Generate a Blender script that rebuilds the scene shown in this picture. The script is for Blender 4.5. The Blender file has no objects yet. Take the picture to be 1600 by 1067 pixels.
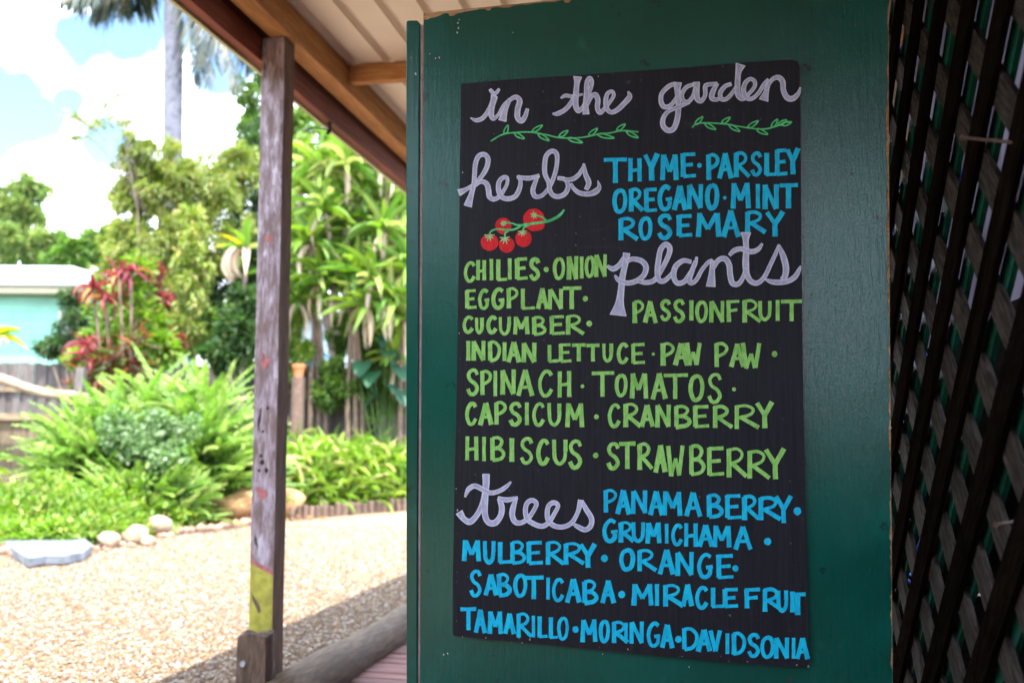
import bpy, math, random
import numpy as np
from mathutils import Vector, Matrix
rnd = random.Random(7)
rng = np.random.default_rng(11)
S = bpy.context.scene
COL = S.collection

# ------------------------------------------------------------------ camera
FOCAL = 1556.0            # 35 mm lens on a 36 mm wide sensor, in photo pixels
PITCH, ROLL, CAMZ = math.radians(5.65), math.radians(0.5), 1.0
f_ = Vector((0, math.cos(PITCH), math.sin(PITCH)))
r0 = Vector((1, 0, 0)); u0 = r0.cross(f_)
r_ = r0*math.cos(ROLL) + u0*math.sin(ROLL)
u_ = -r0*math.sin(ROLL) + u0*math.cos(ROLL)
CP = Vector((0, 0, CAMZ))
cd = bpy.data.cameras.new('camera'); cam = bpy.data.objects.new('camera', cd); COL.objects.link(cam)
M = Matrix((r_, u_, -f_)).transposed().to_4x4(); M.translation = CP
cam.matrix_world = M
cd.lens = 35; cd.sensor_width = 36; cd.clip_start = 0.05; cd.clip_end = 500
cd.dof.use_dof = True; cd.dof.focus_distance = 1.72; cd.dof.aperture_fstop = 4.4
S.camera = cam

def ray(px, py): return f_ + r_*((px-800)/FOCAL) - u_*((py-533.5)/FOCAL)
def W(px, py, Y):
    d = ray(px, py); return CP + d*(Y/d.y)
def G(px, py, z=0.0):
    d = ray(px, py); return CP + d*((z-CAMZ)/d.z)
ud = ray(1105, 690); U = Vector((ud.x, ud.y, 0)).normalized()      # along the verandah
N = Vector((U.y, -U.x, 0))                                          # to the building side
ZV = Vector((0, 0, 1))
def F(a, t, z): return N*a + U*t + ZV*z                             # verandah frame
def FA(a, px, py):                                                  # pixel on plane a = const
    d = ray(px, py); s = (a - CP.dot(N))/d.dot(N); p = CP + d*s
    return p.dot(U), p.z

# ------------------------------------------------------------------ render / sky / sun
S.view_settings.view_transform = 'Standard'; S.view_settings.look = 'None'
S.view_settings.exposure = 2.98; S.view_settings.gamma = 1
S.view_settings.use_curve_mapping = False
SUNV = (ZV*1.0 + N*0.16 - U*0.42).normalized()
el = math.asin(SUNV.z); az = math.atan2(SUNV.x, SUNV.y)
sd = bpy.data.lights.new('sun', 'SUN'); sd.energy = 2.2; sd.angle = math.radians(0.55); sd.color = (1, .965, .90)
sun = bpy.data.objects.new('sun', sd); COL.objects.link(sun)
sun.rotation_euler = (-SUNV).to_track_quat('-Z', 'Y').to_euler(); sun.location = (0, 0, 30)

wd = bpy.data.worlds.new('World'); S.world = wd; wd.use_nodes = True
nt = wd.node_tree; nt.nodes.clear()
def nn(nt, t, **k):
    n = nt.nodes.new(t)
    for a, b in k.items(): setattr(n, a, b)
    return n
def lk(nt, a, b): nt.links.new(a, b)
def math_(nt, op, a, b=None, clamp=False):
    n = nn(nt, 'ShaderNodeMath', operation=op, use_clamp=clamp)
    for i, v in enumerate((a, b)):
        if v is None: continue
        if isinstance(v, (int, float)): n.inputs[i].default_value = v
        else: lk(nt, v, n.inputs[i])
    return n.outputs[0]
def mixc(nt, fac, a, b):
    n = nn(nt, 'ShaderNodeMix', data_type='RGBA')
    for i, v in ((0, fac), (6, a), (7, b)):
        if isinstance(v, (int, float)): n.inputs[i].default_value = v
        elif isinstance(v, (tuple, list)): n.inputs[i].default_value = (*v[:3], 1)
        else: lk(nt, v, n.inputs[i])
    return n.outputs[2]
def ramp(nt, fac, lo, hi):
    n = nn(nt, 'ShaderNodeMapRange', interpolation_type='SMOOTHSTEP')
    lk(nt, fac, n.inputs[0]); n.inputs[1].default_value = lo; n.inputs[2].default_value = hi
    return n.outputs[0]
sky = nn(nt, 'ShaderNodeTexSky', sky_type='NISHITA'); sky.sun_disc = False
sky.sun_elevation = el; sky.sun_rotation = az
tc = nn(nt, 'ShaderNodeTexCoord')
n1 = nn(nt, 'ShaderNodeTexNoise'); n1.inputs['Scale'].default_value = 6; n1.inputs['Detail'].default_value = 6
lk(nt, tc.outputs['Generated'], n1.inputs['Vector'])
n2 = nn(nt, 'ShaderNodeTexNoise'); n2.inputs['Scale'].default_value = 2.2; n2.inputs['Detail'].default_value = 5
lk(nt, tc.outputs['Generated'], n2.inputs['Vector'])
hole = None
for (px, py, rad) in ((110, 45, .032), (190, 30, .030), (60, 195, .026), (15, 190, .026), (105, 160, .013), (160, 222, .022), (300, 15, .022), (350, 60, .03),
                      (340, 110, .02), (-90, 120, .08), (-60, 330, .04)):
    d = ray(px, py).normalized()
    v = nn(nt, 'ShaderNodeVectorMath', operation='DISTANCE'); lk(nt, tc.outputs['Generated'], v.inputs[0]); v.inputs[1].default_value = d
    h = math_(nt, 'SUBTRACT', 1.0, math_(nt, 'DIVIDE', v.outputs['Value'], rad*1.6))
    hole = h if hole is None else math_(nt, 'MAXIMUM', hole, h)
hole = math_(nt, 'ADD', hole, math_(nt, 'MULTIPLY', math_(nt, 'SUBTRACT', n1.outputs[0], .5), 3.6))
holes = ramp(nt, hole, .12, .45)
gen = ramp(nt, n2.outputs[0], .58, .70)
sepw = nn(nt, 'ShaderNodeSeparateXYZ'); lk(nt, tc.outputs['Generated'], sepw.inputs[0])
high = ramp(nt, sepw.outputs[2], .45, .8)
blue = math_(nt, 'MAXIMUM', holes, math_(nt, 'MAXIMUM', gen, math_(nt, 'MULTIPLY', high, .6)), clamp=True)
bg = nn(nt, 'ShaderNodeBackground'); bg.inputs['Strength'].default_value = .15
cloud = mixc(nt, ramp(nt, n1.outputs[0], .3, .7), (5.4, 6.3, 7.9), (7.0, 7.6, 8.6))
skc = nn(nt, 'ShaderNodeVectorMath', operation='MULTIPLY'); lk(nt, sky.outputs[0], skc.inputs[0]); skc.inputs[1].default_value = (.36, .42, .46)
lk(nt, mixc(nt, blue, cloud, skc.outputs[0]), bg.inputs['Color'])
wo = nn(nt, 'ShaderNodeOutputWorld'); lk(nt, bg.outputs[0], wo.inputs[0])

# ------------------------------------------------------------------ helpers
def tag(o, label=None, cat=None, group=None, kind=None):
    if label: o['label'] = label
    if cat: o['category'] = cat
    if group: o['group'] = group
    if kind: o['kind'] = kind
    return o
def thing(name, loc, label, cat, group=None):
    o = bpy.data.objects.new(name, None); COL.objects.link(o); o.location = loc; o.empty_display_size = .1
    return tag(o, label, cat, group)
WORLDLOC = {}
def wloc(o):
    v = Vector((0, 0, 0))
    while o is not None: v = v + o.location; o = o.parent
    return v
def link(o, parent=None):
    COL.objects.link(o)
    if parent is not None: o.parent = parent
    return o
def mk(name, verts, faces, mats, parent=None, smooth=False, fm=None, origin=None):
    """verts in world coordinates, as one mesh object"""
    v = np.asarray(verts, dtype=np.float64).reshape(-1, 3)
    base = np.array(wloc(parent)) if parent is not None else np.zeros(3)
    if origin is not None: o_ = np.array(origin)
    else: o_ = base if parent is not None else np.array([(v[:, 0].min()+v[:, 0].max())/2, (v[:, 1].min()+v[:, 1].max())/2, v[:, 2].min()])
    me = bpy.data.meshes.new(name)
    if isinstance(faces, np.ndarray):
        k = faces.shape[1]; nf = len(faces)
        me.vertices.add(len(v)); me.vertices.foreach_set('co', (v-o_).astype(np.float32).ravel())
        me.loops.add(nf*k); me.loops.foreach_set('vertex_index', faces.astype(np.int32).ravel())
        me.polygons.add(nf); me.polygons.foreach_set('loop_start', np.arange(0, nf*k, k, dtype=np.int32))
        me.update(calc_edges=True)
    else: me.from_pydata([tuple(x) for x in (v-o_)], [], faces)
    for m in (mats if isinstance(mats, (list, tuple)) else [mats]): me.materials.append(m)
    if fm is not None:
        for p, i in zip(me.polygons, fm): p.material_index = i
    if smooth: me.polygons.foreach_set('use_smooth', [True]*len(me.polygons))
    o = bpy.data.objects.new(name, me); o.location = Vector(o_ - base)
    return link(o, parent)
def boxvf(c, ax, ay, az):
    """box: centre c, half-extent vectors"""
    c = Vector(c); v = []
    for sx in (-1, 1):
        for sy in (-1, 1):
            for sz in (-1, 1): v.append(c + ax*sx + ay*sy + az*sz)
    f = [(0, 1, 3, 2), (4, 6, 7, 5), (0, 4, 5, 1), (2, 3, 7, 6), (0, 2, 6, 4), (1, 5, 7, 3)]
    if ax.cross(ay).dot(az) < 0: f = [tuple(reversed(q)) for q in f]
    return v, f
def box(name, c, ax, ay, az, mat, parent=None, bev=0.0, origin=None, fm=None):
    v, f = boxvf(c, ax, ay, az)
    o = mk(name, v, f, mat, parent, origin=origin, fm=fm)
    if bev: m = o.modifiers.new('b', 'BEVEL'); m.width = bev; m.segments = 2
    return o
def tube(pts, rads, seg=8, cap=True):
    V, Fc = [], []; P = [Vector(p) for p in pts]; n = len(P)
    if isinstance(rads, (int, float)): rads = [rads]*n
    ref = Vector((.31, .2, .93))
    for i in range(n):
        d = (P[min(i+1, n-1)] - P[max(i-1, 0)]).normalized()
        if abs(d.dot(ref)) > .97: ref = Vector((.9, .3, .1))
        a = d.cross(ref).normalized(); b = d.cross(a)
        for k in range(seg):
            w = 2*math.pi*k/seg; V.append(P[i] + (a*math.cos(w) + b*math.sin(w))*rads[i])
    for i in range(n-1):
        for k in range(seg):
            k2 = (k+1) % seg; Fc.append((i*seg+k, i*seg+k2, (i+1)*seg+k2, (i+1)*seg+k))
    if cap: Fc.append(tuple(reversed(range(seg)))); Fc.append(tuple(range((n-1)*seg, n*seg)))
    return V, Fc
def join(parts):
    V, Fc = [], []
    for v, f in parts:
        o = len(V); V += list(v); Fc += [tuple(i+o for i in q) for q in f]
    return V, Fc
def bez(p, n=10):
    """catmull-rom through points (tuples of any length)"""
    p = np.array(p, float)
    if len(p) < 3: return p
    q = np.vstack([2*p[0]-p[1], p, 2*p[-1]-p[-2]]); out = []
    for i in range(1, len(q)-2):
        for k in range(n):
            t = k/n; a, b, c, d = q[i-1], q[i], q[i+1], q[i+2]
            out.append(.5*((2*b) + (c-a)*t + (2*a-5*b+4*c-d)*t*t + (3*b-a-3*c+d)*t**3))
    out.append(p[-1]); return np.array(out)

# ------------------------------------------------------------------ materials
def mat(name, build):
    m = bpy.data.materials.new(name); m.use_nodes = True; t = m.node_tree; t.nodes.clear()
    out = nn(t, 'ShaderNodeOutputMaterial'); sh = build(t); lk(t, sh, out.inputs[0]); return m
def coords(t, kind='Object', scale=(1, 1, 1), rot=(0, 0, 0)):
    c = nn(t, 'ShaderNodeTexCoord'); mp = nn(t, 'ShaderNodeMapping'); mp.inputs['Scale'].default_value = scale; mp.inputs['Rotation'].default_value = rot
    lk(t, c.outputs[kind], mp.inputs[0]); return mp.outputs[0]
def wcoords(t, scale=(1, 1, 1), rot=(0, 0, 0)):
    g = nn(t, 'ShaderNodeNewGeometry'); mp = nn(t, 'ShaderNodeMapping'); mp.inputs['Scale'].default_value = scale; mp.inputs['Rotation'].default_value = rot
    lk(t, g.outputs['Position'], mp.inputs[0]); return mp.outputs[0]
def noise(t, vec, scale, detail=4, rough=.55, dist=0):
    n = nn(t, 'ShaderNodeTexNoise'); n.inputs['Scale'].default_value = scale; n.inputs['Detail'].default_value = detail
    n.inputs['Roughness'].default_value = rough; n.inputs['Distortion'].default_value = dist
    lk(t, vec, n.inputs['Vector']); return n.outputs[0]
def bump(t, h, strength=.3, dist=.01, nrm=None):
    b = nn(t, 'ShaderNodeBump'); b.inputs['Strength'].default_value = strength; b.inputs['Distance'].default_value = dist
    lk(t, h, b.inputs['Height'])
    if nrm is not None: lk(t, nrm, b.inputs['Normal'])
    return b.outputs[0]
def bsdf(t, col, rough=.6, nrm=None, spec=.5, metal=0, coat=0, coatr=.1):
    p = nn(t, 'ShaderNodeBsdfPrincipled')
    if isinstance(col, (tuple, list)): p.inputs['Base Color'].default_value = (*col, 1)
    else: lk(t, col, p.inputs['Base Color'])
    if isinstance(rough, (int, float)): p.inputs['Roughness'].default_value = rough
    else: lk(t, rough, p.inputs['Roughness'])
    p.inputs['Specular IOR Level'].default_value = spec; p.inputs['Metallic'].default_value = metal
    p.inputs['Coat Weight'].default_value = coat; p.inputs['Coat Roughness'].default_value = coatr
    if nrm is not None: lk(t, nrm, p.inputs['Normal'])
    return p.outputs[0]
def plain(name, c, rough=.6, var=.15, scale=12, b=.15, spec=.5):
    def f(t):
        v = wcoords(t); n = noise(t, v, scale); n2 = noise(t, v, scale*7)
        c2 = tuple(x*(1-var) for x in c); c3 = tuple(min(1, x*(1+var)) for x in c)
        return bsdf(t, mixc(t, ramp(t, n, .3, .7), c2, c3), rough, bump(t, n2, b, .004), spec=spec)
    return mat(name, f)
def wood(name, c1, c2, axis, stretch=12, scale=14, rough=.8, b=.5, dark=None, flecks=None, flo=.6, spec=.3):
    """grain runs along world direction `axis`"""
    ax = Vector(axis).normalized(); q = ax.rotation_difference(Vector((0, 0, 1))).to_euler()
    def f(t):
        g = nn(t, 'ShaderNodeNewGeometry'); mp = nn(t, 'ShaderNodeVectorRotate', rotation_type='EULER_XYZ'); mp.inputs['Rotation'].default_value = q
        lk(t, g.outputs['Position'], mp.inputs[0])
        oi = nn(t, 'ShaderNodeObjectInfo'); ad = nn(t, 'ShaderNodeVectorMath', operation='SCALE'); ad.inputs[0].default_value = (3.1, 5.7, 9.3); lk(t, oi.outputs['Random'], ad.inputs['Scale'])
        a2 = nn(t, 'ShaderNodeVectorMath', operation='ADD'); lk(t, mp.outputs[0], a2.inputs[0]); lk(t, ad.outputs[0], a2.inputs[1])
        m2 = nn(t, 'ShaderNodeMapping'); m2.inputs['Scale'].default_value = (1, 1, 1/stretch); lk(t, a2.outputs[0], m2.inputs[0]); v = m2.outputs[0]
        fine = noise(t, v, scale*6, 6, .65, .3); big = noise(t, v, scale, 4, .6)
        c = mixc(t, ramp(t, fine, .35, .68), c1, c2)
        c = mixc(t, ramp(t, big, .45, .8), c, tuple(x*.55 for x in c1) if dark is None else dark)
        vr = math_(t, 'ADD', math_(t, 'MULTIPLY', oi.outputs['Random'], .35), .82)
        hs = nn(t, 'ShaderNodeHueSaturation'); lk(t, c, hs.inputs['Color']); lk(t, vr, hs.inputs['Value']); c = hs.outputs[0]
        if flecks:
            m3 = nn(t, 'ShaderNodeMapping'); m3.inputs['Scale'].default_value = (1, 1, 1/3.2); lk(t, a2.outputs[0], m3.inputs[0])
            fl = noise(t, m3.outputs[0], 55, 3, .6); fl2 = noise(t, m3.outputs[0], 9, 3)
            c = mixc(t, math_(t, 'MULTIPLY', ramp(t, fl, flo-.02, flo+.05), ramp(t, fl2, .38, .55)), c, flecks)
        return bsdf(t, c, rough, bump(t, fine, b, .003), spec=spec)
    return mat(name, f)
def leafmat(name, c1, c2, c3=None, rough=.5, trans=.40, per='island', spot=None):
    def f(t):
        if per == 'island':
            g = nn(t, 'ShaderNodeNewGeometry'); r = g.outputs['Random Per Island']
        else:
            g = nn(t, 'ShaderNodeObjectInfo'); r = g.outputs['Random']
        c = mixc(t, r, c1, c2)
        if c3:
            r2 = math_(t, 'FRACT', math_(t, 'MULTIPLY', r, 17.3))
            c = mixc(t, ramp(t, r2, .72, .9), c, c3)
        v = wcoords(t); n = noise(t, v, 1.6, 2)
        hs = nn(t, 'ShaderNodeHueSaturation'); lk(t, c, hs.inputs['Color']); lk(t, math_(t, 'ADD', math_(t, 'MULTIPLY', n, 1.05), .42), hs.inputs['Value']); c = hs.outputs[0]
        p = bsdf(t, c, rough, spec=.5)
        tr = nn(t, 'ShaderNodeBsdfTranslucent'); hs2 = nn(t, 'ShaderNodeHueSaturation'); hs2.inputs['Value'].default_value = 1.5; hs2.inputs['Saturation'].default_value = 1.1
        lk(t, c, hs2.inputs['Color']); lk(t, hs2.outputs[0], tr.inputs[0])
        mx = nn(t, 'ShaderNodeMixShader'); mx.inputs[0].default_value = trans; lk(t, p, mx.inputs[1]); lk(t, tr.outputs[0], mx.inputs[2])
        return mx.outputs[0]
    return mat(name, f)

# ================================================================== SETTING: ground, bed, gravel
def gravel_mat(t):
    v = wcoords(t)
    vo = nn(t, 'ShaderNodeTexVoronoi'); vo.inputs['Scale'].default_value = 55; lk(t, v, vo.inputs['Vector'])
    sep = nn(t, 'ShaderNodeSeparateColor'); lk(t, vo.outputs['Color'], sep.inputs[0])
    c = mixc(t, sep.outputs[0], (.165, .09, .04), (.27, .172, .088))
    c = mixc(t, ramp(t, sep.outputs[1], .75, .9), c, (.38, .35, .30))
    c = mixc(t, ramp(t, sep.outputs[2], .8, .95), c, (.14, .10, .08))
    c = mixc(t, ramp(t, noise(t, v, 1.3, 4), .35, .7), c, (.22, .14, .07))
    return bsdf(t, c, .85, bump(t, vo.outputs['Distance'], .6, -.012))
M_gravel = mat('gravel', gravel_mat)
M_soil = plain('mulch soil', (.11, .07, .045), .95, .5, 9, .8)
M_grass = plain('lawn', (.07, .12, .03), .95, .4, 5, .8)
def sheet(name, poly, z, m, kind='structure'):
    o = mk(name, [(p[0], p[1], z) for p in poly], [tuple(range(len(poly)))], m); o['kind'] = kind; return o
sheet('ground', [(-150, -150), (150, -150), (150, 150), (-150, 150)], -.012, M_grass)
edge_px = [(-260, 905), (-120, 882), (0, 862), (60, 868), (135, 862), (200, 850), (270, 836), (330, 832), (400, 820), (470, 811), (560, 803), (640, 797), (760, 790)]
edge = [G(*p) for p in edge_px]
gp = [(-30, -30), (30, -30), (30, 14), (edge[-1].x+6, 17.5)] + [(p.x, p.y) for p in reversed(edge)] + [(-30, 7)]
sheet('gravel_path', gp, -.006, M_gravel)
bp = [(p.x, p.y) for p in edge] + [(8, 17), (8, 30), (-30, 30), (-30, 7)]
sheet('garden_bed', bp, 0.0, M_soil)

# loose stones on the gravel: one uncountable mass, denser near the verandah
def pebbles(name, n, sampler, smin, smax, m):
    ph = (1+5**.5)/2
    iv = np.array([(-1, ph, 0), (1, ph, 0), (-1, -ph, 0), (1, -ph, 0), (0, -1, ph), (0, 1, ph), (0, -1, -ph), (0, 1, -ph), (ph, 0, -1), (ph, 0, 1), (-ph, 0, -1), (-ph, 0, 1)])/1.9
    fc = np.array([(0,11,5),(0,5,1),(0,1,7),(0,7,10),(0,10,11),(1,5,9),(5,11,4),(11,10,2),(10,7,6),(7,1,8),(3,9,4),(3,4,2),(3,2,6),(3,6,8),(3,8,9),(4,9,5),(2,4,11),(6,2,10),(8,6,7),(9,8,1)])
    P = sampler(n); n = len(P)
    s = rng.uniform(smin, smax, n)
    an = rng.uniform(0, 6.28, n); ca, sa = np.cos(an), np.sin(an)
    v = iv[None]*(1 + rng.uniform(-.28, .28, (n, 12, 1)))*np.stack([s*rng.uniform(.8, 1.4, n), s*rng.uniform(.7, 1, n), s*rng.uniform(.4, .7, n)], 1)[:, None, :]
    x = v[..., 0]*ca[:, None] - v[..., 1]*sa[:, None]; y = v[..., 0]*sa[:, None] + v[..., 1]*ca[:, None]
    v = np.stack([x, y, v[..., 2]], -1) + P[:, None, :]
    Fc = (fc[None] + (np.arange(n)*12)[:, None, None]).reshape(-1, 3)
    o = mk(name, v.reshape(-1, 3), Fc, m); tag(o, None, None, None, 'stuff'); return o
def peb_mat(t):
    g = nn(t, 'ShaderNodeNewGeometry'); r = g.outputs['Random Per Island']; r2 = math_(t, 'FRACT', math_(t, 'MULTIPLY', r, 13.7))
    c = mixc(t, r, (.10, .055, .03), (.27, .172, .088)); c = mixc(t, ramp(t, r2, .7, .85), c, (.40, .36, .31)); c = mixc(t, ramp(t, r2, .12, .05), c, (.15, .10, .09))
    return bsdf(t, c, .8, bump(t, noise(t, wcoords(t), 300), .3, .002))
M_peb = mat('loose gravel stones', peb_mat)
ex = np.array([(p.x, p.y) for p in edge])
def peb_sampler(n):
    y = 3.2 + rng.random(n)**1.5*8.5
    x = rng.uniform(-.62, .02, n)*y
    ok = (y < np.interp(x, ex[:, 0], ex[:, 1]) - .05) & ((x*N.x + y*N.y) < -1.5)
    x, y = x[ok], y[ok]
    return np.stack([x, y, np.full(len(x), .001)], 1)
o = pebbles('loose_gravel', 90000, peb_sampler, .004, .0105, M_peb); o['label'] = 'tan and cream loose gravel stones lying on the path'; o['category'] = 'gravel'

# ================================================================== VERANDAH STRUCTURE
M_red = wood('weathered red paint timber', (.22, .065, .045), (.33, .115, .08), U, 14, 10, .7, .25, dark=(.075, .03, .026))
M_orange = wood('bare orange timber', (.52, .24, .085), (.70, .38, .15), U, 10, 12, .75, .35, dark=(.22, .10, .045))
M_orangeN = wood('bare orange timber across', (.45, .20, .075), (.66, .35, .14), N, 10, 12, .75, .35, dark=(.2, .09, .04))
M_roof = plain('cream roof sheet underside', (.82, .75, .66), .45, .05, 2, .03)
M_lip = plain('pale edge trim', (.60, .62, .36), .6, .1, 6, .1)
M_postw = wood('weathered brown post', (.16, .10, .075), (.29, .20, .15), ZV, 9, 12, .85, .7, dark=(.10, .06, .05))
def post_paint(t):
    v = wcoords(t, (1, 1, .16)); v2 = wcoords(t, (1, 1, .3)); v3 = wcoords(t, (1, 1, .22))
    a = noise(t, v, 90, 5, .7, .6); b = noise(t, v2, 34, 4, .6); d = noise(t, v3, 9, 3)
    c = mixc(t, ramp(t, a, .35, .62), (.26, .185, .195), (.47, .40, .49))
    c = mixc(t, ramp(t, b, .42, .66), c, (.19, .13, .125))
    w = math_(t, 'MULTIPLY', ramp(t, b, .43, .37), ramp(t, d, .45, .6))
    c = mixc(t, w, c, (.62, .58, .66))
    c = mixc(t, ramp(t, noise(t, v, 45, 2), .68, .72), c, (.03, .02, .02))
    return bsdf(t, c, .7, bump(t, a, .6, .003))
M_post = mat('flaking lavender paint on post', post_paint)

roof_h = 2.685
vr = thing('verandah_roof', F(-.6, 1.5, 2.4), 'cream ribbed metal verandah roof on red and orange timber beams', 'roof')
t0, t1 = -2.6, 7.2
prof = []                                                     # ribbed sheet profile across N
a = -1.80; rib0 = -1.545
k = 0
ribs = [rib0 - .16] + [rib0 + .16*i for i in range(0, 14)]
prof.append((-1.80, roof_h))
for rc in ribs:
    prof += [(rc-.022, roof_h), (rc-.012, roof_h+.028), (rc+.012, roof_h+.028), (rc+.022, roof_h)]
prof.append((2.6, roof_h))
V = []; Fc = []
for (a, h) in prof: V += [F(a, t0, h), F(a, t1, h)]
n = len(prof)
for i in range(n-1): Fc.append((2*i, 2*i+1, 2*i+3, 2*i+2))
for (a, h) in prof: V += [F(a, t0, h+.004), F(a, t1, h+.004)]
for i in range(n-1): Fc.append((2*n+2*i, 2*n+2*i+2, 2*n+2*i+3, 2*n+2*i+1))
mk('roof_sheet', V, Fc, M_roof, vr)
def beam(name, a0, a1, h0, h1, ta, tb, m, parent, bev=.004):
    return box(name, F((a0+a1)/2, (ta+tb)/2, (h0+h1)/2), N*((a1-a0)/2), U*((tb-ta)/2), ZV*((h1-h0)/2), m, parent, bev)
beam('fascia_board', -1.745, -1.700, 2.470, 2.566, t0, t1, M_red, vr)
beam('fascia_board', -1.745, -1.704, 2.569, 2.683, t0, t1, M_red, vr)
beam('edge_trim', -1.762, -1.747, 2.458, 2.53, t0, t1, M_lip, vr, .002)
beam('wall_plate', -1.665, -1.575, 2.560, 2.680, t0, t1, M_orange, vr)
tc_, _ = FA(-1.575, 548, 92)
for tt in (tc_ - 5.4, tc_ - 3.6, tc_ - 1.8, tc_, tc_ + 1.8):
    beam('purlin', -1.573, 2.3, 2.600, 2.682, tt-.024, tt+.024, M_orangeN, vr)

# post
pc = F(-1.625, 0, 0)
P0 = W(416, 1020, 3.8); tp = P0.dot(U); ap = P0.dot(N)
vp = thing('verandah_post', F(ap, tp, 0), 'weathered square timber post with flaking lavender paint and yellow painted foot', 'post')
hx, hz = .0485, 2.558; LEAN = .012
pv, pf = [], []
nz = 14
for i in range(nz+1):
    z = -.02 + (hz+.02)*i/nz
    j = .0012*math.sin(i*2.1)
    for sx, sy in ((-1, -1), (1, -1), (1, 1), (-1, 1)): pv.append(F(ap+sx*(hx+j) - LEAN*z, tp+sy*(hx-j*.5), z))
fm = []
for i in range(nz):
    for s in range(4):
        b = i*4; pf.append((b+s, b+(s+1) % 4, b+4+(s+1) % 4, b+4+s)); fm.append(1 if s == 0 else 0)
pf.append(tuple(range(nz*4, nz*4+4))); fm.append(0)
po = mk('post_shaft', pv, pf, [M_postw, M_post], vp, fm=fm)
m_ = po.modifiers.new('b', 'BEVEL'); m_.width = .004; m_.segments = 2; m_.limit_method = 'ANGLE'
tf = tp - hx - .0016
def on_post(px, py):
    d = ray(px, py); s = (tf - CP.dot(U))/d.dot(U); p = CP + d*s; return p
def blob_on_post(name, poly, m, off=0.0):
    P = [on_post(*q) - U*off for q in poly]
    P = [F(min(max(p.dot(N), ap-LEAN*p.z-hx+.003), ap-LEAN*p.z+hx-.003), p.dot(U), p.z) for p in P]
    return mk(name, P, [tuple(range(len(P)))], m, vp)
M_yel = plain('worn yellow paint', (.42, .40, .06), .6, .22, 30, .3)
M_pink = plain('faded red paint', (.42, .15, .15), .7, .25, 40, .2)
blob_on_post('yellow_paint', [(370, 876), (400, 884), (450, 899), (450, 990), (370, 990)], M_yel, .0002)
blob_on_post('red_paint_line', [(370, 870), (400, 877), (450, 892), (450, 900), (400, 885), (370, 877)], M_pink, .0006)
def irregular(cx, cy, rx, ry, n=11, j=.3): return [(cx+rx*math.cos(6.283*i/n)*(1+rnd.uniform(-j, j)), cy+ry*math.sin(6.283*i/n)*(1+rnd.uniform(-j, j))) for i in range(n)]
for (x, y, rx, ry) in ((420, 373, 7, 6), (414, 566, 7, 9), (411, 560, 3, 10), (409, 771, 8, 8), (403, 764, 4, 4)):
    blob_on_post('red_paint_spot', irregular(x, y, rx, ry), M_pink, .0004+.0002*(x % 3))
M_dark = plain('dark grime', (.03, .022, .018), .9, .2)
blob_on_post('bare_scar', [(393, 925), (397, 932), (401, 938), (406, 946), (408, 955), (404, 958), (399, 947), (395, 938)], plain('bare wood scar', (.14, .09, .06)), .0010)
for (x, y, r) in ((418, 637, 2.6), (410, 722, 4), (416, 735, 3), (411, 674, 2), (405, 735, 2.2), (408, 712, 2.4)):
    blob_on_post('nail_hole', irregular(x, y, r, r*1.2), M_dark, .0012)

# stub bolted to the post foot, kerb log
M_stub = wood('dark hardwood stub', (.10, .062, .045), (.19, .13, .10), ZV, 6, 14, .85, .8, dark=(.045, .03, .025))
sb = thing('post_stub', F(ap-.05, tp-.1, 0), 'short dark hardwood stub bolted to the foot of the verandah post', 'stub')
c = W(400, 1020, 3.66); sa, st = c.dot(N), c.dot(U)
v = []; fcs = []
for i, (z, s) in enumerate(((-.02, 1), (.15, 1.0), (.285, .98), (.303, .93), (.306, .7))):
    for kx in range(12):
        w = 2*math.pi*(kx+.5)/12; cx, cy = math.cos(w), math.sin(w); q = max(abs(cx), abs(cy))**.75
        v.append(F(sa + .060*s*cx/q, st + .045*s*cy/q, z + (.006*math.sin(kx*1.7) if i > 2 else 0)))
for i in range(4):
    for kx in range(12): fcs.append((i*12+kx, i*12+(kx+1) % 12, (i+1)*12+(kx+1) % 12, (i+1)*12+kx))
fcs.append(tuple(range(48, 60)))
mk('stub_block', v, fcs, M_stub, sb, origin=None)
M_metal = plain('galvanised metal', (.35, .36, .38), .45, .2, 30, .1)
bp_ = F(sa-.025, st-.047, .205)
mk('bolt', *tube([bp_, bp_ - U*.008], [.011, .010], 10), M_metal, sb)
bp_ = F(sa-.025, st-.047, .075)
mk('bolt', *tube([bp_, bp_ - U*.008], [.011, .010], 10), M_metal, sb)

M_log = wood('grey brown kerb log', (.095, .06, .038), (.23, .16, .10), U, 8, 12, .8, .8, dark=(.09, .06, .045))
la, lz = W(635, 945, 5.2).dot(N), .055
pts, rr = [], []
for i in range(40):
    t = 3.36 + i*.14
    pts.append(F(la + .006*math.sin(t*2.3), t, lz + .004*math.sin(t*3.7))); rr.append(.093 + .004*math.sin(t*5.1+1) + .002*math.sin(t*13))
v, fcs = tube(pts, rr, 20)
o = mk('kerb_log', v, fcs, M_log, None, smooth=True); tag(o, 'long round brown log lying along the edge of the boarded deck', 'log')

# deck: boards across the verandah
M_deck = wood('worn red deck board', (.16, .055, .045), (.27, .135, .12), N, 14, 12, .75, .5, dark=(.14, .05, .05))
dk = bpy.data.objects.new('deck', None); COL.objects.link(dk); dk['kind'] = 'structure'; dk.location = F(-.6, 1, 0)
bm_v, bm_f = boxvf(Vector((0, 0, 0)), N*.92, U*.041, ZV*.014)
me = bpy.data.meshes.new('deck_board'); me.from_pydata([tuple(x) for x in bm_v], [], bm_f); me.materials.append(M_deck)
for i in range(106):
    t = -4.2 + i*.096
    o = bpy.data.objects.new('deck_board', me); o.location = F(-.53, t, .012+rnd.uniform(-.002, .002)) - dk.location; link(o, dk)
beam('deck_frame', -1.42, .34, -.1, -.06, -4.2, 6.1, M_stub, dk)

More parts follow.
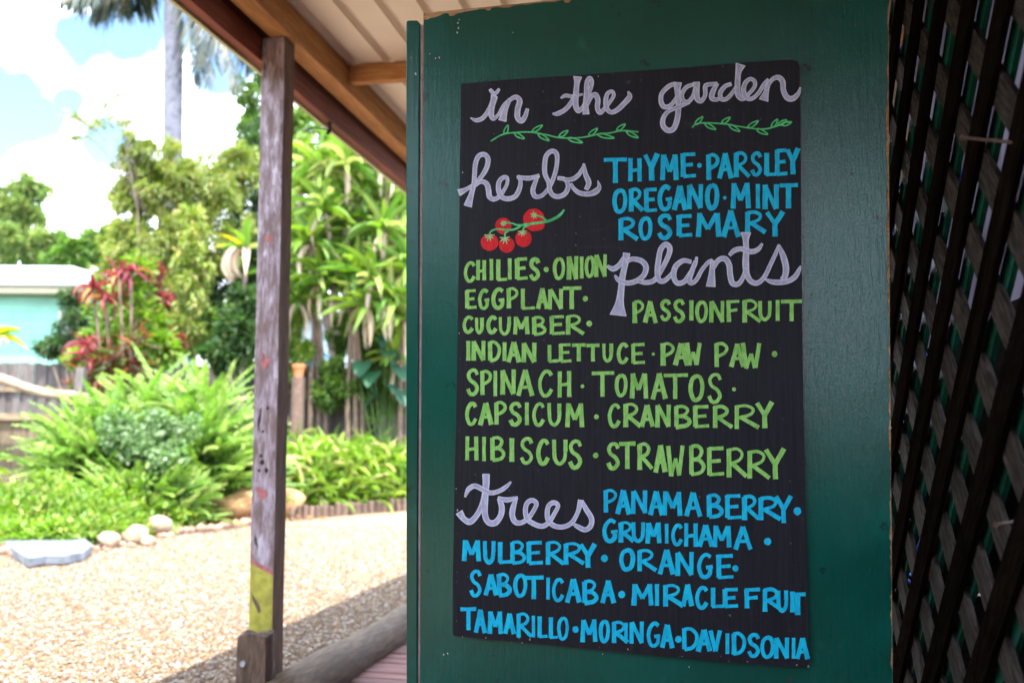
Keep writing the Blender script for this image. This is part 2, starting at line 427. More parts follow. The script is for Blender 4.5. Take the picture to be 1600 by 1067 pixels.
# ================================================================== DOOR (green panel)
pd = W(985, 560, 1.75)
dd = ray(-4695, 640); D = Vector((-dd.x, -dd.y, 0)).normalized()      # to the right along the door
DN = Vector((D.y, -D.x, 0))
if DN.dot(CP - pd) < 0: DN = -DN                                       # towards the camera
def PD(px, py, off=0.0):
    d = ray(px, py); s = (pd - CP).dot(DN)/d.dot(DN); return CP + d*s + DN*off
def green_paint(t):
    v = wcoords(t); vv = wcoords(t, (1, 1, .10)); 
    peel = noise(t, v, 420, 3, .6); brush = noise(t, vv, 150, 4, .65); big = noise(t, v, 3.5, 5, .6); sm = noise(t, wcoords(t, (1, 1, .5), (0, .5, 0)), 14, 5, .65, .8)
    c = mixc(t, ramp(t, big, .3, .7), (.0002, .074, .058), (.0003, .100, .080))
    c = mixc(t, math_(t, 'MULTIPLY', ramp(t, sm, .56, .78), .55), c, (.012, .14, .12))
    dirt = noise(t, v, 26, 4, .6); c = mixc(t, math_(t, 'MULTIPLY', ramp(t, dirt, .64, .74), .85), c, (.002, .03, .024))
    r = math_(t, 'ADD', .07, math_(t, 'MULTIPLY', sm, .14))
    vd = noise(t, v, 60, 2)
    b = bump(t, peel, .8, .00032); b = bump(t, brush, .8, .00062, b); b = bump(t, vd, .3, .0004, b); b = bump(t, big, .3, .002, b)
    return bsdf(t, c, r, b, spec=.40)
M_green = mat('glossy dark green enamel', green_paint)
M_raw = wood('chipped raw plywood', (.36, .19, .09), (.60, .38, .22), D, 5, 40, .9, .9)
dr = thing('green_door', PD(1020, 1060) - ZV*.6, 'glossy dark green painted door leaf with a chipped bare wood top edge', 'door')
TH = .034
zb = .045
def down(px, py, z):                                                   # point on the door under (px,py) at height z
    p = PD(px, py); return Vector((p.x, p.y, z))
# core board of raw wood, its front just behind the paint
top_px = [(661.5, 21), (700, 17), (760, 11), (820, 5), (880, -1), (960, -9), (1060, -18), (1180, -30), (1290, -40), (1388.5, -50)]
right_px = [(1388.5, -50), (1389, 200), (1390, 400), (1391.5, 600), (1393, 800), (1395, 1067), (1397, 1500)]
left_px = [(661.5, 21), (659, 400), (656.5, 800), (655.5, 1067), (654, 1500)]
outline = top_px + right_px[1:] + list(reversed(left_px))[:-1]
fr = [PD(*p) for p in outline]; bk = [p - DN*TH for p in fr]; n = len(fr)
fcs = [tuple(range(n)), tuple(reversed(range(n, 2*n)))] + [((i+1) % n, i, n+i, n+(i+1) % n) for i in range(n)]
mk('door_core', fr+bk, fcs, M_raw, dr)
def interp(px, pts, ax=0):
    for a_, b_ in zip(pts, pts[1:]):
        if a_[ax] <= px <= b_[ax]: return a_[1-ax] + (b_[1-ax]-a_[1-ax])*(px-a_[ax])/(b_[ax]-a_[ax])
    return pts[-1][1-ax]
# paint skin: ragged along the top and slightly along the right
skin = []
chips = {661.5: 9, 668: 10, 672: 8, 680: 7.5, 688: 5.5, 694: 3, 700: 3, 703: 8, 709: 8, 716: 5, 724: 3.8, 733: 3, 742: 2.4, 752: 1.8, 758: 2.2, 761: 5, 765: 5.5, 768: 2.0, 776: 1.4, 784: 2.6, 795: 4.2, 802: 1.6, 815: 1.2, 822: 2.4, 835: 1.2, 850: 1.0, 866: 2.2, 880: .6, 884: 5.5, 889: 6, 893: 1, 940: .8, 1000: .6, 1100: .6, 1200: .6, 1300: .6, 1387: .6}
for x, dy in chips.items():
    skin.append((x, interp(x, top_px)+dy + 1.0))
yy = -45
while yy < 1490:
    xr = interp(yy, right_px, 1) - rnd.choice([.6, .9, 1.4, 2.2, 3.4, 1.1, 2.8]) - (1.8 if 150 < yy < 480 else 0)
    skin.append((xr, yy)); yy += rnd.uniform(5, 16)
for p in reversed(left_px): skin.append((p[0]+.8, p[1]+(10 if p[1] < 30 else 0)))
skin = skin[:-1] + [(662.5, 32)]
sf = [PD(x, y, .0007) for x, y in skin]; sbk = [p - DN*.0006 for p in sf]; n = len(sf)
fcs = [tuple(range(n))] + [((i+1) % n, i, n+i, n+(i+1) % n) for i in range(n)]
mk('painted_face', sf+sbk, fcs, M_green, dr)
# hanging stile on the left, white bead in the gap
stl = [(635, 36), (637, 33), (645, 32.5), (653, 33), (656, 38), (654.5, 400), (652.5, 800), (652, 1067), (650.5, 1500), (636, 1500), (635.5, 1067), (635, 500)]
fr = [PD(x, y, .002) for x, y in stl]; bk = [p - DN*.042 for p in fr]; n = len(fr)
o = mk('door_stile', fr+bk, [tuple(range(n)), tuple(reversed(range(n, 2*n)))] + [((i+1) % n, i, n+i, n+(i+1) % n) for i in range(n)], M_green, dr)
m_ = o.modifiers.new('b', 'BEVEL'); m_.width = .0015; m_.segments = 2; m_.limit_method = 'ANGLE'
M_bead = plain('lavender white bead', (.62, .60, .72), .5, .12, 60, .2)
bd = [(655.2, 38), (659.2, 38), (657.4, 400), (655, 800), (654.2, 1067), (652, 1500), (649, 1500), (651, 1067), (651.6, 800), (653.6, 400)]
fr = [PD(x, y, -.004) for x, y in bd]; bk = [p - DN*.02 for p in fr]; n = len(fr)
mk('white_bead', fr+bk, [tuple(range(n)), tuple(reversed(range(n, 2*n)))] + [((i+1) % n, i, n+i, n+(i+1) % n) for i in range(n)], M_bead, dr)
bk1 = box('door_back_rail', PD(1020, 250) - DN*(TH+.02), D*.36, DN*.018, ZV*.045, M_green, dr)
# old bare chips, dents and paint specks
M_speck = plain('pale paint speck', (.55, .58, .66), .5, .1, 50)
for (x, y, r) in ((716, 37, 1.2), (718, 32, 1.0), (717, 45, 1.4), (715, 52, 1.3), (650, 116, 1.5), (643, 91, .7), (687, 91, 1.2), (681, 92, .9), (1077, 1041, .8), (942, 1021, .7), (1263, 1040, 1.8), (802, 52, .7), (694, 1022, 1.2), (700, 1020, 1.2),
                  (1392, 668, 1), (672, 85, .8), (657, 540, .8), (1158, 1010, .5)):
    P = [PD(a_, b_, .0022) for a_, b_ in irregular(x, y, r*.9, r*1.4, 8)]
    mk('paint_speck', P, [tuple(range(8))], M_speck, dr)
M_hole = plain('dark dent', (.004, .02, .018), .6)
for (x, y, r) in ((674, 88, 3), (678, 95, 2), (683, 93, 1.8), (1331, 272, 2.2), (1323, 6, 3.5), (1368, 42, 2), (1270, 388, 1.6), (1268, 460, 2), (1258, 103, 4), (1264, 107, 4), (1352, 210, 1.4), (1300, 330, 1.2), (1235, 1060, 5), (1290, 610, 1.8), (692, 62, 1.5)):
    P = [PD(a_, b_, .0012) for a_, b_ in irregular(x, y, r, r*.8, 9)]
    mk('dent', P, [tuple(range(9))], M_hole, dr)

# ================================================================== BLACKBOARD
BT = .0070                                                             # its front stands 5 mm off the door paint
def board_mat(t):
    vv = wcoords(t, (1, 1, .035)); v = wcoords(t)
    g = noise(t, vv, 210, 5, .7); g2 = noise(t, vv, 60, 4, .6); big = noise(t, v, 5, 5, .6); ch = noise(t, wcoords(t, (1, 1, 1.6), (0, .6, 0)), 7, 6, .7, 1)
    c = mixc(t, ramp(t, g, .35, .7), (.009, .0095, .017), (.019, .018, .032))
    c = mixc(t, math_(t, 'MULTIPLY', ramp(t, g2, .5, .75), .2), c, (.014, .018, .034))
    c = mixc(t, math_(t, 'MULTIPLY', ramp(t, ch, .58, .85), .34), c, (.10, .10, .14))
    fl = noise(t, v, 120, 2, .5); c = mixc(t, math_(t, 'MULTIPLY', ramp(t, fl, .74, .78), .5), c, (.20, .19, .22))
    return bsdf(t, c, math_(t, 'ADD', .42, math_(t, 'MULTIPLY', big, .2)), bump(t, g, .35, .0006), spec=.22)
M_board = mat('black chalkboard paint', board_mat)
bb = thing('menu_board', PD(985, 1000, .002), 'black board hand lettered with garden herbs, plants and trees, fixed to the green door', 'sign')
ol = [(723.5, 133), (800, 126.5), (900, 120), (1000, 113), (1100, 105.5), (1180, 99), (1225, 96.2), (1240, 96.5), (1247, 99.5), (1250, 106), (1251, 200), (1252.5, 400), (1255, 600), (1259, 800), (1263, 1000), (1264.5, 1032), (1262, 1038.5), (1255, 1040.5), (1240, 1040), (1150, 1033.5), (1000, 1020), (860, 1006), (760, 997), (711, 991.5), (709.5, 985), (709.5, 900), (712, 760), (715.5, 600), (719, 400), (720.5, 250), (722, 138)]
fr = [PD(x, y, BT) for x, y in ol]; bk = [PD(x, y, .0012) for x, y in ol]; n = len(ol)
o = mk('board_panel', fr+bk, [tuple(range(n)), tuple(reversed(range(n, 2*n)))] + [((i+1) % n, i, n+i, n+(i+1) % n) for i in range(n)], M_board, bb)
M_paint_edge = plain('worn board edge', (.10, .10, .12), .7)
for (x, y) in ((983.5, 131.5), (989, 1009)):
    c = PD(x, y, BT+.0002)
    v, fcs = tube([c, c+DN*.0012], [.0042, .0036], 14); mk('screw', v, fcs, plain('blackened screw', (.012, .011, .014), .4), bb)
for i in range(34):                                                    # chipped spots along the edges of the board
    e = rnd.random()
    if e < .5: x = rnd.uniform(715, 1255); y = 993 + (x-711)*.088 + rnd.uniform(-7, 1)
    elif e < .8: y = rnd.uniform(140, 980); x = 724 - (y-133)*.016 + rnd.uniform(0, 5)
    else: x = rnd.uniform(730, 1240); y = 133 - (x-722)*.069 + rnd.uniform(1, 6)
    r = rnd.uniform(.4, .9); P = [PD(a_, b_, BT+.0002) for a_, b_ in irregular(x, y, r, r*rnd.uniform(1, 2.6), 7)]
    mk('edge_chip', P, [tuple(range(7))], M_speck if rnd.random() < .5 else M_paint_edge, bb)

# ---------------- lettering: every word is a child of the board, its strokes traced from the sign
def ribbon(pts, off, lift=0.0, ragged=.25):
    """pts: (px,py,width px); flat strip on the board, height rises along the stroke so loops never coincide"""
    p = np.array(pts, float); n = len(p); V, Fc = [], []
    d = np.gradient(p[:, :2], axis=0); d /= (np.linalg.norm(d, axis=1)[:, None]+1e-9)
    nx, ny = -d[:, 1], d[:, 0]
    for i in range(n):
        w = p[i, 2]/2 + rnd.uniform(-ragged, ragged); w2 = p[i, 2]/2 + rnd.uniform(-ragged, ragged)
        z = BT + off + lift*i/n
        V.append(PD(p[i, 0]+nx[i]*w, p[i, 1]+ny[i]*w, z)); V.append(PD(p[i, 0]-nx[i]*w2, p[i, 1]-ny[i]*w2, z))
    for i in range(n-1): Fc.append((2*i, 2*i+2, 2*i+3, 2*i+1))
    return V, Fc
def dense(pts, step=3.0):
    p = np.array(pts, float); out = [p[0]]
    for a_, b_ in zip(p, p[1:]):
        m = max(1, int(np.hypot(*(b_-a_)[:2])/step))
        for k in range(1, m+1): out.append(a_ + (b_-a_)*k/m)
    return np.array(out)
def paintmat(name, c1, c2, tight=.5):
    def f(t):
        v = wcoords(t, (1, 1, .35)); a = noise(t, v, 160, 4, .65); b = noise(t, wcoords(t), 35, 3)
        c = mixc(t, ramp(t, a, .35, .65), c1, c2); c = mixc(t, math_(t, 'MULTIPLY', ramp(t, b, .5, .75), tight), c, tuple(x*.62 for x in c1))
        th = noise(t, wcoords(t, (1, 1, .25)), 95, 4, .7); c = mixc(t, math_(t, 'MULTIPLY', ramp(t, th, .62, .74), .4), c, tuple(x*.25 + .01 for x in c1))
        return bsdf(t, c, .5, bump(t, a, .2, .0005), spec=.25)
    return mat(name, f)
M_blue = paintmat('sky blue marker paint', (.001, .50, .92), (.002, .68, .99))
M_lime = paintmat('lime green marker paint', (.25, .66, .13), (.40, .80, .23))
M_mint = paintmat('mint green marker paint', (.08, .60, .20), (.14, .76, .31))
M_lav = paintmat('lavender white marker fill', (.44, .46, .72), (.60, .62, .90), .6)
M_lav2 = paintmat('lavender white marker outline', (.68, .70, .93), (.76, .78, .96), .2)
M_tom = paintmat('tomato red marker paint', (.72, .008, .02), (.86, .02, .03), .3)
M_cal = paintmat('pale calyx marker paint', (.30, .60, .20), (.55, .72, .40), .2)
H_, L_ = 1.14, .82
GL = {   # unit glyphs: (weight, smooth?, points)
'T': [(H_, 0, [(.5, .04), (.5, 1)]), (.95, 0, [(0, .07), (1, .05)])],
'H': [(1, 0, [(.14, 0), (.12, 1)]), (L_, 0, [(.12, .55), (.86, .5)]), (1, 0, [(.86, 0), (.88, 1)])],
'Y': [(1, 0, [(.08, .03), (.5, .5)]), (H_, 0, [(.92, 0), (.5, .52), (.52, 1)])],
'M': [(H_, 0, [(.16, .02), (.1, 1)]), (1, 0, [(.16, .04), (.5, .68), (.84, .04)]), (H_, 0, [(.84, .02), (.91, 1)])],
'E': [(H_, 0, [(.13, .02), (.15, .96)]), (L_, 0, [(.1, .06), (.95, .04)]), (L_, 0, [(.15, .5), (.82, .46)]), (L_, 0, [(.13, .95), (1, .91)])],
'P': [(H_, 0, [(.14, .03), (.16, 1)]), (L_, 1, [(.12, .08), (.55, .04), (.9, .2), (.75, .42), (.2, .58)])],
'A': [(H_, 0, [(.5, .02), (.08, 1)]), (H_, 0, [(.5, .02), (.92, 1)]), (L_, 0, [(.25, .66), (.76, .64)])],
'R': [(H_, 0, [(.12, .03), (.12, 1)]), (L_, 1, [(.08, .07), (.48, .03), (.74, .18), (.62, .4), (.14, .55)]), (1, 0, [(.26, .52), (.97, .96)])],
'S': [(1, 1, [(.88, .22), (.72, .06), (.38, .06), (.16, .22), (.3, .42), (.68, .56), (.86, .76), (.62, .95), (.3, .95), (.1, .76)])],
'L': [(H_, 0, [(.16, .02), (.16, .95)]), (L_, 0, [(.1, .94), (1, .91)])],
'O': [(1, 1, [(.5, .04), (.2, .2), (.1, .55), (.26, .9), (.52, .96), (.8, .8), (.9, .42), (.76, .12), (.46, .04)])],
'G': [(1, 1, [(.86, .14), (.55, .04), (.25, .2), (.1, .52), (.24, .88), (.52, .96), (.78, .84), (.84, .62)]), (L_, 0, [(.55, .58), (1, .54)])],
'N': [(H_, 0, [(.13, .02), (.11, 1)]), (1, 0, [(.13, .02), (.86, .98)]), (1, 0, [(.88, .0), (.86, .98)])],
'I': [(H_*1.05, 0, [(.5, 0), (.5, 1)])],
'C': [(1, 1, [(.9, .2), (.72, .06), (.42, .08), (.16, .34), (.12, .64), (.32, .93), (.64, .94), (.92, .72)])],
'U': [(1, 1, [(.13, 0), (.14, .4), (.2, .78), (.5, .96), (.8, .76), (.87, .4)]), (1, 0, [(.87, 0), (.87, .45)])],
'B': [(H_, 0, [(.12, .03), (.14, .96)]), (L_, 1, [(.1, .06), (.5, .03), (.76, .18), (.6, .4), (.2, .48)]), (1, 1, [(.2, .48), (.62, .5), (.9, .7), (.7, .9), (.12, .97)])],
'D': [(H_, 0, [(.12, .03), (.14, .97)]), (L_, 1, [(.08, .06), (.5, .05), (.86, .3), (.84, .66), (.56, .9), (.1, .97)])],
'W': [(H_, 0, [(.06, .02), (.24, 1)]), (L_, 0, [(.24, 1), (.5, .42), (.68, .98)]), (1, 0, [(.9, .02), (.7, .98)])],
'F': [(H_, 0, [(.14, .02), (.18, 1)]), (L_, 0, [(.06, .07), (1, .04)]), (L_, 0, [(.16, .5), (.85, .44)])],
'V': [(H_, 0, [(.06, .02), (.52, 1)]), (1, 0, [(.94, .02), (.52, 1)])],
}
WN = [0]
def word(text, fr_, boxes, wid, m, colour):
    ox, oy, s = fr_; parts = []
    for i, (ch, b) in enumerate(zip(text, boxes)):
        x0, x1, y0, y1 = b
        h = wid*.5
        X0, X1 = (x0+h*.55, x1-h*.55) if ch != 'I' else (x0, x1)
        sh = -.0
        for k, (wt, sm, pts) in enumerate(GL[ch]):
            jx, jy = rnd.uniform(-.02, .02), rnd.uniform(-.015, .015)
            q = []
            for (a_, b_) in pts:
                q.append([X0 + (a_+jx)*(X1-X0), y0+h*.15 + (b_+jy)*(y1-y0-h*.3)])
            wv = wid*wt*rnd.uniform(.92, 1.08)
            if ch == 'I': wv = max(wid*.9, (x1-x0)*.75)
            if sm: q = bez(q, 7); 
            q = dense(np.array([(ox+a_/s, oy+b_/s) for a_, b_ in q]), 2.5 if sm else 4)
            L = np.linspace(0, 1, len(q)); ww = wv/s*(1 + .10*np.sin(L*3.1+rnd.random()*6))
            if not sm: ww = wv/s*(1 + .16*np.abs(L-.45)*rnd.uniform(.2, 1.6))
            # sharp corners: break the polyline into separate strokes
            segs = [0]
            if not sm and len(pts) > 2:
                dq = np.diff(q, axis=0); an = np.arctan2(dq[:, 1], dq[:, 0])
                segs += [j+1 for j in range(len(an)-1) if abs(math.remainder(an[j+1]-an[j], 2*math.pi)) > .5]
            segs.append(len(q)-1)
            for a0, b0 in zip(segs, segs[1:]):
                Q = [(q[j][0], q[j][1], ww[j]) for j in range(a0, b0+1)]
                if len(Q) > 1: parts.append(ribbon(Q, .0002 + (i % 2)*.00018 + k*.00004 + a0*1e-6, .00001, .18))
    V, Fc = join(parts); o = mk('painted_word', V, Fc, m, bb); o['label'] = f'{colour} word {text}'
def dots(fr_, lst, m):
    ox, oy, s = fr_
    for (x, y, r) in lst:
        P = [PD(ox+a_/s, oy+b_/s, BT+.0007) for a_, b_ in irregular(x, y, r, r*1.05, 14, .07)]
        mk('painted_dot', P, [tuple(range(14))], m, bb)
ZD = (930, 220, 4.571); ZE = (700, 380, 5.336); ZG = (700, 520, 4.446); ZH = (910, 520, 4.444); ZF = (940, 370, 4.706); ZI = (930, 740, 4.571); ZJ = (700, 720, 5.336); ZK = (700, 870, 5.417); ZL = (930, 870, 4.571)
B_, Lc = (M_blue, 'sky blue'), (M_lime, 'lime green')
word('THYME', ZD, [(60,242,128,312),(236,342,130,300),(345,465,100,297),(465,602,102,292),(610,730,94,277)], 31, *B_)
word('PARSLEY', ZD, [(793,893,98,287),(872,988,94,280),(988,1112,90,272),(1108,1200,88,257),(1205,1305,90,264),(1282,1382,68,258),(1358,1468,62,252)], 29, *B_)
word('OREGANO', ZD, [(125,238,352,524),(240,355,348,516),(348,455,347,518),(448,562,324,504),(553,665,324,504),(655,780,318,495),(785,888,314,498)], 30, *B_)
word('MINT', ZD, [(962,1118,303,492),(1146,1182,314,492),(1193,1318,318,500),(1308,1456,312,490)], 31, *B_)
word('ROSEMARY', ZD, [(162,318,557,718),(312,418,548,712),(443,562,530,706),(580,705,534,696),(710,908,520,697),(898,1045,502,698),(1066,1228,508,668),(1208,1362,510,692)], 30, *B_)
dots(ZD, [(748,185,17),(928,415,13)], M_blue)
word('CHILIES', ZE, [(135,245,162,332),(243,330,146,318),(352,390,136,318),(405,510,133,322),(503,543,130,310),(564,682,128,312),(680,778,132,312)], 31, *Lc)
word('ONION', ZE, [(880,988,126,308),(998,1095,114,314),(1104,1138,116,302),(1143,1234,114,292),(1225,1336,96,288)], 31, *Lc)
dots(ZE, [(828,225,22),(1152,468,22),(1185,675,24)], M_lime)
word('EGGPLANT', ZE, [(148,255,392,554),(258,362,386,554),(366,488,380,554),(494,600,376,550),(608,742,378,562),(742,850,376,554),(836,975,384,558),(955,1125,366,558)], 30, *Lc)
word('CUCUMBER', ZE, [(128,230,612,752),(232,310,622,756),(328,424,612,754),(426,540,616,768),(546,693,612,766),(704,838,616,772),(848,988,606,768),(985,1152,604,768)], 30, *Lc)
word('INDIAN', ZE, [(158,200,816,984),(203,330,816,986),(338,456,816,988),(460,502,828,988),(494,618,822,998),(618,752,832,1000)], 32, *Lc)
word('LETT', ZG, [(694,782,84,210),(773,870,76,210),(860,968,80,200),(962,1066,80,202)], 24, *Lc)
word('UCE', ZH, [(138,222,76,206),(240,328,76,216),(338,446,76,220)], 25, *Lc)
word('PAW', ZH, [(543,648,68,232),(634,748,72,230),(712,838,68,232)], 28, *Lc)
word('PAW', ZH, [(914,1022,68,240),(1018,1138,74,240),(1098,1254,68,250)], 28, *Lc)
dots(ZH, [(497,150,11),(1335,150,20),(1055,393,14),(103,583,17),(98,850,19)], M_lime)
word('SPINACH', ZG, [(130,228,254,438),(228,318,260,434),(320,354,262,442),(368,482,256,432),(478,608,256,442),(628,744,256,444),(762,866,266,450)], 26, *Lc)
word('TOMATOS', ZH, [(62,232,268,448),(228,322,286,442),(328,464,278,458),(478,598,278,462),(560,742,284,462),(738,854,288,474),(866,980,282,490)], 26, *Lc)
dots(ZG, [(940,372,13)], M_lime)
word('CAPSICUM', ZG, [(124,214,484,642),(218,324,484,642),(324,420,478,638),(424,524,484,644),(538,572,484,644),(588,684,486,648),(688,800,488,650),(814,956,486,658)], 26, *Lc)
word('CRANBERRY', ZH, [(178,276,494,658),(284,422,490,658),(402,508,498,654),(508,624,498,658),(632,770,504,660),(762,892,504,660),(898,1052,506,664),(1042,1238,498,668),(1198,1338,478,664)], 27, *Lc)
word('HIBISCUS', ZG, [(124,224,718,888),(242,274,718,890),(298,412,720,892),(430,472,730,898),(500,604,728,912),(620,718,736,914),(724,846,740,920),(836,944,740,940)], 27, *Lc)
word('STRAWBERRY', ZH, [(168,270,762,948),(254,382,756,944),(384,498,764,950),(498,594,774,968),(582,720,776,994),(738,866,776,992),(860,994,788,994),(998,1154,796,1004),(1134,1312,814,1014),(1258,1422,802,1018)], 28, *Lc)
word('PASSIONFRUIT', ZF, [(230,322,474,638),(310,418,474,638),(428,518,470,620),(524,622,468,634),(644,684,468,620),(690,788,472,630),(790,914,472,634),(914,1024,468,632),(1028,1184,468,638),(1148,1260,476,622),(1278,1314,466,622),(1314,1482,468,628)], 27, *Lc)
word('PANAMA', ZI, [(60,168,110,276),(150,264,110,288),(258,382,116,284),(380,498,118,294),(478,632,120,298),(638,768,128,304)], 28, *B_)
word('BERRY', ZI, [(794,924,143,312),(922,1054,148,322),(1046,1180,154,328),(1158,1338,163,332),(1272,1418,153,350)], 29, *B_)
word('GRUMICHAMA', ZI, [(54,172,320,484),(168,292,338,488),(260,368,343,488),(363,478,343,496),(500,530,354,498),(544,634,356,508),(634,742,348,518),(733,854,358,518),(838,978,364,524),(984,1128,368,538)], 28, *B_)
word('ORANGE', ZI, [(174,294,533,688),(300,454,538,694),(448,578,533,714),(568,718,553,724),(728,852,563,742),(858,1000,570,748)], 29, *B_)
dots(ZI, [(1445,265,27),(1233,480,26),(72,600,25),(1005,672,22)], M_blue)
word('MULBERRY', ZJ, [(124,288,652,834),(298,412,663,854),(418,548,666,854),(523,668,663,854),(658,808,666,858),(813,988,666,862),(963,1154,678,862),(1093,1252,683,886)], 33, *B_)
dots(ZJ, [(1310,805,28)], M_blue)
word('SABOTICABA', ZK, [(188,304,103,328),(313,438,138,322),(418,554,133,328),(558,684,138,332),(648,828,153,354),(836,876,166,356),(884,998,176,372),(998,1138,176,382),(1138,1288,193,390),(1293,1432,188,386)], 34, *B_)
word('MIRACLE', ZL, [(256,428,183,342),(426,464,188,346),(478,645,190,350),(618,708,186,348),(713,814,203,362),(822,934,210,360),(908,1032,220,356)], 29, *B_)
word('FRUIT', ZL, [(1058,1188,220,362),(1188,1344,218,384),(1290,1384,233,388),(1388,1430,240,392),(1384,1512,248,410)], 29, *B_)
dots(ZK, [(1477,310,30),(1088,605,27)], M_blue)
word('TAMARILLO', ZK, [(108,258,423,612),(230,338,433,636),(343,474,448,644),(478,584,466,644),(584,728,468,678),(716,748,486,672),(763,858,488,682),(858,948,498,690),(928,1034,498,694)], 30, *B_)
word('MORINGA', ZL, [(-102,26,436,602),(32,114,443,604),(118,250,453,608),(212,240,460,608),(248,358,453,612),(368,478,458,636),(468,568,473,644)], 27, *B_)
word('DAVIDSONIA', ZL, [(620,748,496,658),(722,838,508,668),(813,908,513,668),(930,964,538,688),(973,1088,533,694),(1083,1184,538,704),(1178,1288,558,714),(1273,1392,566,720),(1404,1432,570,722),(1428,1532,568,724)], 28, *B_)
dots(ZL, [(598,580,24)], M_blue)

# brush script words: broad soft fill with brighter outlines
SN = [0]
def script(name, strokes, fr_, base=0.0):
    ox, oy, s = fr_; fill, line = [], []
    for k, st in enumerate(strokes):
        q = bez([(ox+a_/s, oy+b_/s, w/s) for a_, b_, w in st], 9)
        q = dense(q, 1.6)
        o1 = .0002 + base + k*.00010
        fill.append(ribbon(q, o1, .00009, .12))
        p = np.array(q); d = np.gradient(p[:, :2], axis=0); d /= (np.linalg.norm(d, axis=1)[:, None]+1e-9)
        lw = np.clip(p[:, 2]*.20, .7, 1.7)
        for sg in (-1, 1):
            e = np.stack([p[:, 0]-d[:, 1]*sg*(p[:, 2]/2-lw*.35), p[:, 1]+d[:, 0]*sg*(p[:, 2]/2-lw*.35), lw*(1+.25*np.sin(np.arange(len(p))*.23+k+sg))], 1)
            line.append(ribbon(e, o1+.00002+(.00001 if sg > 0 else 0), .00009, .10))
        for end, dr_ in ((0, 1), (-1, -1)):                     # close the stroke's ends
            c = p[end]; dx, dy = d[end]
            if c[2] > 3:
                e = [(c[0]-dy*c[2]*tt*.5, c[1]+dx*c[2]*tt*.5, 1.5) for tt in (-1, -.3, .3, 1)]
                line.append(ribbon(e, o1+.00014, .0, .1))
    V, Fc = join(fill); o = mk('painted_word', V, Fc, M_lav, bb); o['label'] = 'lavender white brush script word ' + name
    V, Fc = join(line); mk('script_outline', V, Fc, M_lav2, o)
ZA = (620, 0, 4.447); ZB = (940, 80, 4.447); ZC = (700, 220, 5.336)
script('in', [
 [(520,828,8),(560,845,26),(605,830,30),(645,775,28),(672,715,28),(682,672,38)],
 [(656,632,20),(668,648,26),(686,668,22)], [(718,630,18),(703,650,24),(684,668,20)],
 [(688,680,40),(672,745,36),(664,800,38),(678,835,28),(712,808,22),(750,745,24),(795,705,26),(835,685,32),(862,712,36),(848,765,38),(846,822,38),(872,850,34),(898,822,30),(915,768,24)],
 [(792,700,26),(762,775,34),(742,848,54)]], ZA)
script('the', [
 [(1148,690,14),(1178,675,24),(1220,680,24),(1265,672,20),(1298,665,12)],
 [(1088,800,10),(1125,800,30),(1180,768,30),(1225,712,30),(1245,672,30)],
 [(1262,545,58),(1257,590,36),(1252,660,38),(1248,735,38),(1265,780,34),(1295,760,28),(1320,715,26),(1345,650,26),(1362,585,26),(1346,553,26),(1327,585,32),(1324,660,34),(1318,740,36),(1320,802,46)],
 [(1328,740,26),(1358,682,28),(1386,668,32),(1402,705,34),(1400,760,34),(1420,792,30),(1458,755,24),(1492,712,24),(1512,672,24),(1500,645,22),(1470,662,28),(1458,710,32),(1464,765,32),(1495,790,30),(1535,775,32),(1580,735,34),(1622,685,36),(1612,645,10)]], ZA)
script('garden', [
 [(518,236,26),(470,255,30),(425,300,30),(416,350,32),(435,395,32),(478,390,28),(520,342,28),(548,285,28)],
 [(532,230,56),(530,290,38),(538,375,36),(532,470,36),(505,545,36),(465,560,36),(432,530,34),(432,480,32),(465,430,28),(525,402,26),(585,378,24),(612,368,20)],
 [(640,242,24),(592,262,28),(562,312,28),(572,355,28),(606,362,28),(640,320,28),(655,265,26)],
 [(662,228,46),(664,285,38),(668,340,38),(695,358,30),(722,318,28),(722,262,30),(740,245,28),(805,238,26)],
 [(808,238,22),(780,285,34),(768,335,34),(800,348,28),(840,330,24)],
 [(902,240,26),(862,256,28),(828,298,30),(834,342,30),(870,342,28),(908,306,26),(940,258,26)],
 [(968,106,68),(952,160,38),(946,245,38),(952,315,38),(985,342,30),(1025,308,26),(1062,262,26),(1066,224,26),(1036,205,26),(1002,232,30),(988,285,32),(1004,332,32),(1042,342,28),(1090,305,26),(1132,240,26),(1162,212,30)],
 [(1166,214,28),(1146,290,34),(1128,352,66)],
 [(1140,282,24),(1182,215,28),(1226,194,34),(1258,222,36),(1264,285,36),(1292,335,38),(1332,340,36),(1366,308,28),(1382,262,10)]], ZB)
script('herbs', [
 [(102,440,58),(150,420,36),(230,370,30),(300,290,36),(338,215,38),(342,155,40),(308,124,38),(262,142,38),(238,205,38),(232,285,36),(225,370,36),(204,455,42),(176,552,68)],
 [(235,382,26),(285,350,34),(332,368,42),(348,420,42),(354,472,42),(388,495,38),(430,478,34),(472,428,30),(502,365,28),(500,318,30),(468,316,34),(436,352,38),(432,420,40),(458,478,40),(512,492,40),(572,468,38),(608,400,36),(612,342,32),(592,302,24)],
 [(588,312,28),(680,322,38),(768,300,30)],
 [(755,308,26),(730,372,36),(716,430,38),(738,474,36),(792,464,32),(850,400,32),(895,300,34),(916,200,34),(912,118,36),(872,96,36),(830,132,38),(815,205,38),(816,285,38),(846,355,36),(858,420,36),(882,462,36),(925,474,38),(982,450,38),(1010,390,36),(985,332,32),(925,318,26)],
 [(925,325,24),(1030,332,34),(1090,300,34),(1128,245,28),(1140,198,12)],
 [(1140,205,20),(1155,290,38),(1180,360,42),(1160,415,36)],
 [(1035,368,20),(1058,410,30),(1105,445,38),(1180,452,40),(1242,430,46),(1268,395,34),(1256,342,8)]], ZC)
